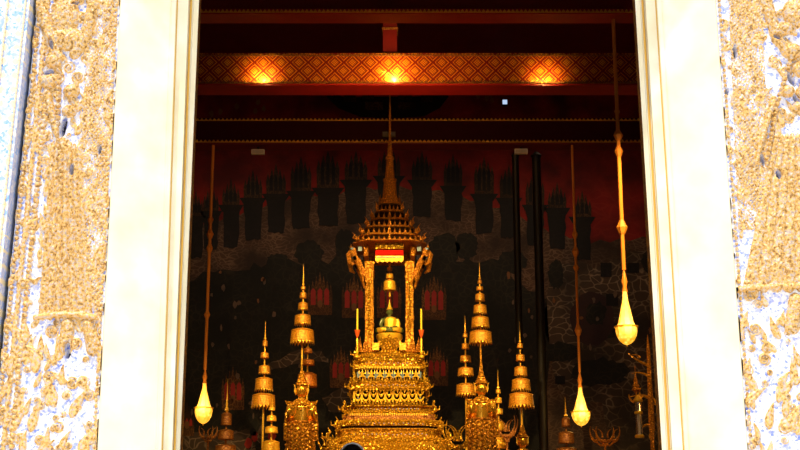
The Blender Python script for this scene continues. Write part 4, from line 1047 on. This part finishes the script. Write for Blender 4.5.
mb = MB().lathe((p.x, Y, q(0, 392).z), [(.01, -.04), (.03, 0), (.07, .03), (.05, .07), (.06, .09), (.03, .15), (.035, .17), (.006, .28)], 12); mb.tube([(p.x, Y, q(0, 392).z+.27), (p.x, Y, q(0, 366).z)], .006, 5)
mb.build('pendant', G_roof, root)

# ------------------------------------------------------------ visitor seen from behind, only the crown of the head in frame
Y = 9.0; hp = P(352.5, 441.5, Y); X = hp.x; ht = hp.z-.03
root = empty('person', (X, Y, 0), 'person with dark hair and a pale strip over it, seen from behind', 'person')
k = ht/1.66
mb = MB()
mb.ell((X, Y, ht-.115*k), (.078*k, .095*k, .115*k), 18, 14)
mb.ell((X, Y+.095*k, ht-.125*k), (.012, .02, .02), 8, 6)
for sx in (-1, 1): mb.ell((X+sx*.079*k, Y, ht-.125*k), (.012, .02, .03), 8, 6)
mb.tube([(X, Y, ht-.2*k), (X, Y, ht-.3*k)], [.05, .055], 12)
mb.loft([[(X+rx*math.cos(a*PI/10), Y+ry*math.sin(a*PI/10), z) for a in range(20)] for rx, ry, z in [(.15, .1, .80*k), (.165, .11, .9*k), (.12, .09, 1.08*k), (.155, .1, 1.25*k), (.18, .09, 1.36*k), (.07, .06, 1.42*k)]])
for sx in (-1, 1):
    mb.tube([(X+sx*.17, Y, 1.34*k), (X+sx*.21, Y-.01, 1.06*k), (X+sx*.22, Y+.04, .84*k)], [.05, .04, .028], 10)
    mb.tube([(X+sx*.22, Y+.04, .84*k), (X+sx*.22, Y+.055, .77*k)], [.028, .035], 8)
    for f in range(4): mb.tube([(X+sx*.22, Y+.02+f*.02, .78*k), (X+sx*.22, Y+.025+f*.021, .70*k+.006*abs(f-1.5)), (X+sx*.212, Y+.03+f*.02, .67*k+.008*abs(f-1.5))], [.009, .009, .007], 6)
    mb.tube([(X+sx*.21, Y+.07, .81*k), (X+sx*.205, Y+.1, .75*k)], [.011, .009], 6)
    mb.tube([(X+sx*.085, Y, .86*k), (X+sx*.09, Y+.01, .48*k), (X+sx*.09, Y-.01, .09)], [.088, .058, .036], 12)
    mb.tube([(X+sx*.09, Y-.04, .035), (X+sx*.095, Y+.06, .034), (X+sx*.1, Y+.16, .024)], [.032, .034, .022], 8)
b = mb.build('body', SKIN, root); remesh(b, .011)
mb = MB().ell((X, Y-.01, ht-.10*k), (.090*k, .105*k, .112*k), 20, 14); mb.loft([[(X+rx*math.cos(a*PI/8), Y-.05+ry*math.sin(a*PI/8), z) for a in range(16)] for rx, ry, z in [(.085, .06, ht-.1), (.09, .06, ht-.2), (.07, .04, ht-.34)]])
mb.build('hair', HAIR, root)
mb = MB(); mb.tube([(X+.094*k*math.cos(a*PI/16), Y-.01, ht-.10*k+.118*k*math.sin(a*PI/16)) for a in range(17)], .006, 8); mb.build('strip', BAND, root)  # pale strip tracing the top outline of the hair
mb = MB(); mb.loft([[(X+rx*math.cos(a*PI/10), Y+ry*math.sin(a*PI/10), z) for a in range(20)] for rx, ry, z in [(.18, .125, .78*k), (.175, .125, .9*k), (.14, .11, 1.08*k), (.172, .118, 1.25*k), (.195, .105, 1.36*k), (.08, .075, 1.435*k)]])
for sx in (-1, 1): mb.tube([(X+sx*.17, Y, 1.34*k), (X+sx*.2, Y-.005, 1.14*k)], [.062, .056], 12)
mb.build('shirt', CLOTH, root)
mb = MB(); mb.loft([[(X+rx*math.cos(a*PI/10), Y+ry*math.sin(a*PI/10), z) for a in range(20)] for rx, ry, z in [(.26, .2, .25), (.22, .16, .5*k), (.172, .12, .82*k), (.16, .115, .88*k)]]); mb.build('skirt', CLOTH, root)

# ------------------------------------------------------------ hall lighting: unseen spot lamps without fixtures, some added only as fill
def spot(loc, target, W, ang, color=(1, .62, .22), r=.06, blend=.6):
    l = bpy.data.lights.new('unseen_spot', 'SPOT'); l.energy = W; l.color = color; l.spot_size = math.radians(ang); l.spot_blend = blend; l.shadow_soft_size = r
    o = bpy.data.objects.new('unseen_spot', l); col.objects.link(o); o.location = loc
    o.rotation_euler = (Vector(target)-Vector(loc)).to_track_quat('-Z', 'Y').to_euler()
WARM = (1, .66, .24)
spot((-2.6, 14.0, 8.6), (AX, 21.8, 3.9), 3000, 34, WARM); spot((2.4, 14.0, 8.6), (AX, 21.8, 3.9), 2600, 34, WARM)
spot((-3.6, 14.5, 8.2), (-1.7, 20.6, 3.4), 1900, 30, WARM); spot((4.0, 14.5, 8.2), (1.5, 20.6, 3.4), 1900, 30, WARM)
spot((AX+.2, 18.6, 7.9), (AX, 22.3, 5.1), 420, 36, WARM)
spot((3.2, 15, 7.6), (4.0, 20.2, 4.0), 900, 44, (1, .6, .2)); spot((-3.2, 15, 7.6), (-3.4, 22.5, 4.0), 350, 44, (1, .6, .2))  # added lamps with no source, brightening the lantern and the left side
for px_, py_, W in ((263, 76, 60), (394, 74, 75), (545, 79, 60)):
    t = P(px_, py_, 20.0); spot((t.x, 19.74, t.z-.02), (t.x, 20.0, t.z+.01), W*.42, 150, (1, .62, .16), .03, 1)
t = P(394, 70, 20); spot((t.x, 18.35, 7.75), (t.x, 20, t.z), 190, 130, (1, .5, .14), .1, 1)
spot((0, 14.5, 6.2), (0, 17.8, 8.0), 45, 90, (1, .5, .2), .15, 1)
for x_ in (-3.4, 0, 3.4): spot((x_, 24.9, 9.6), (x_*1.1, 29, 5.2), 105, 130, (1, .72, .45), .3, 1)  # added unseen lamps that brighten the mural
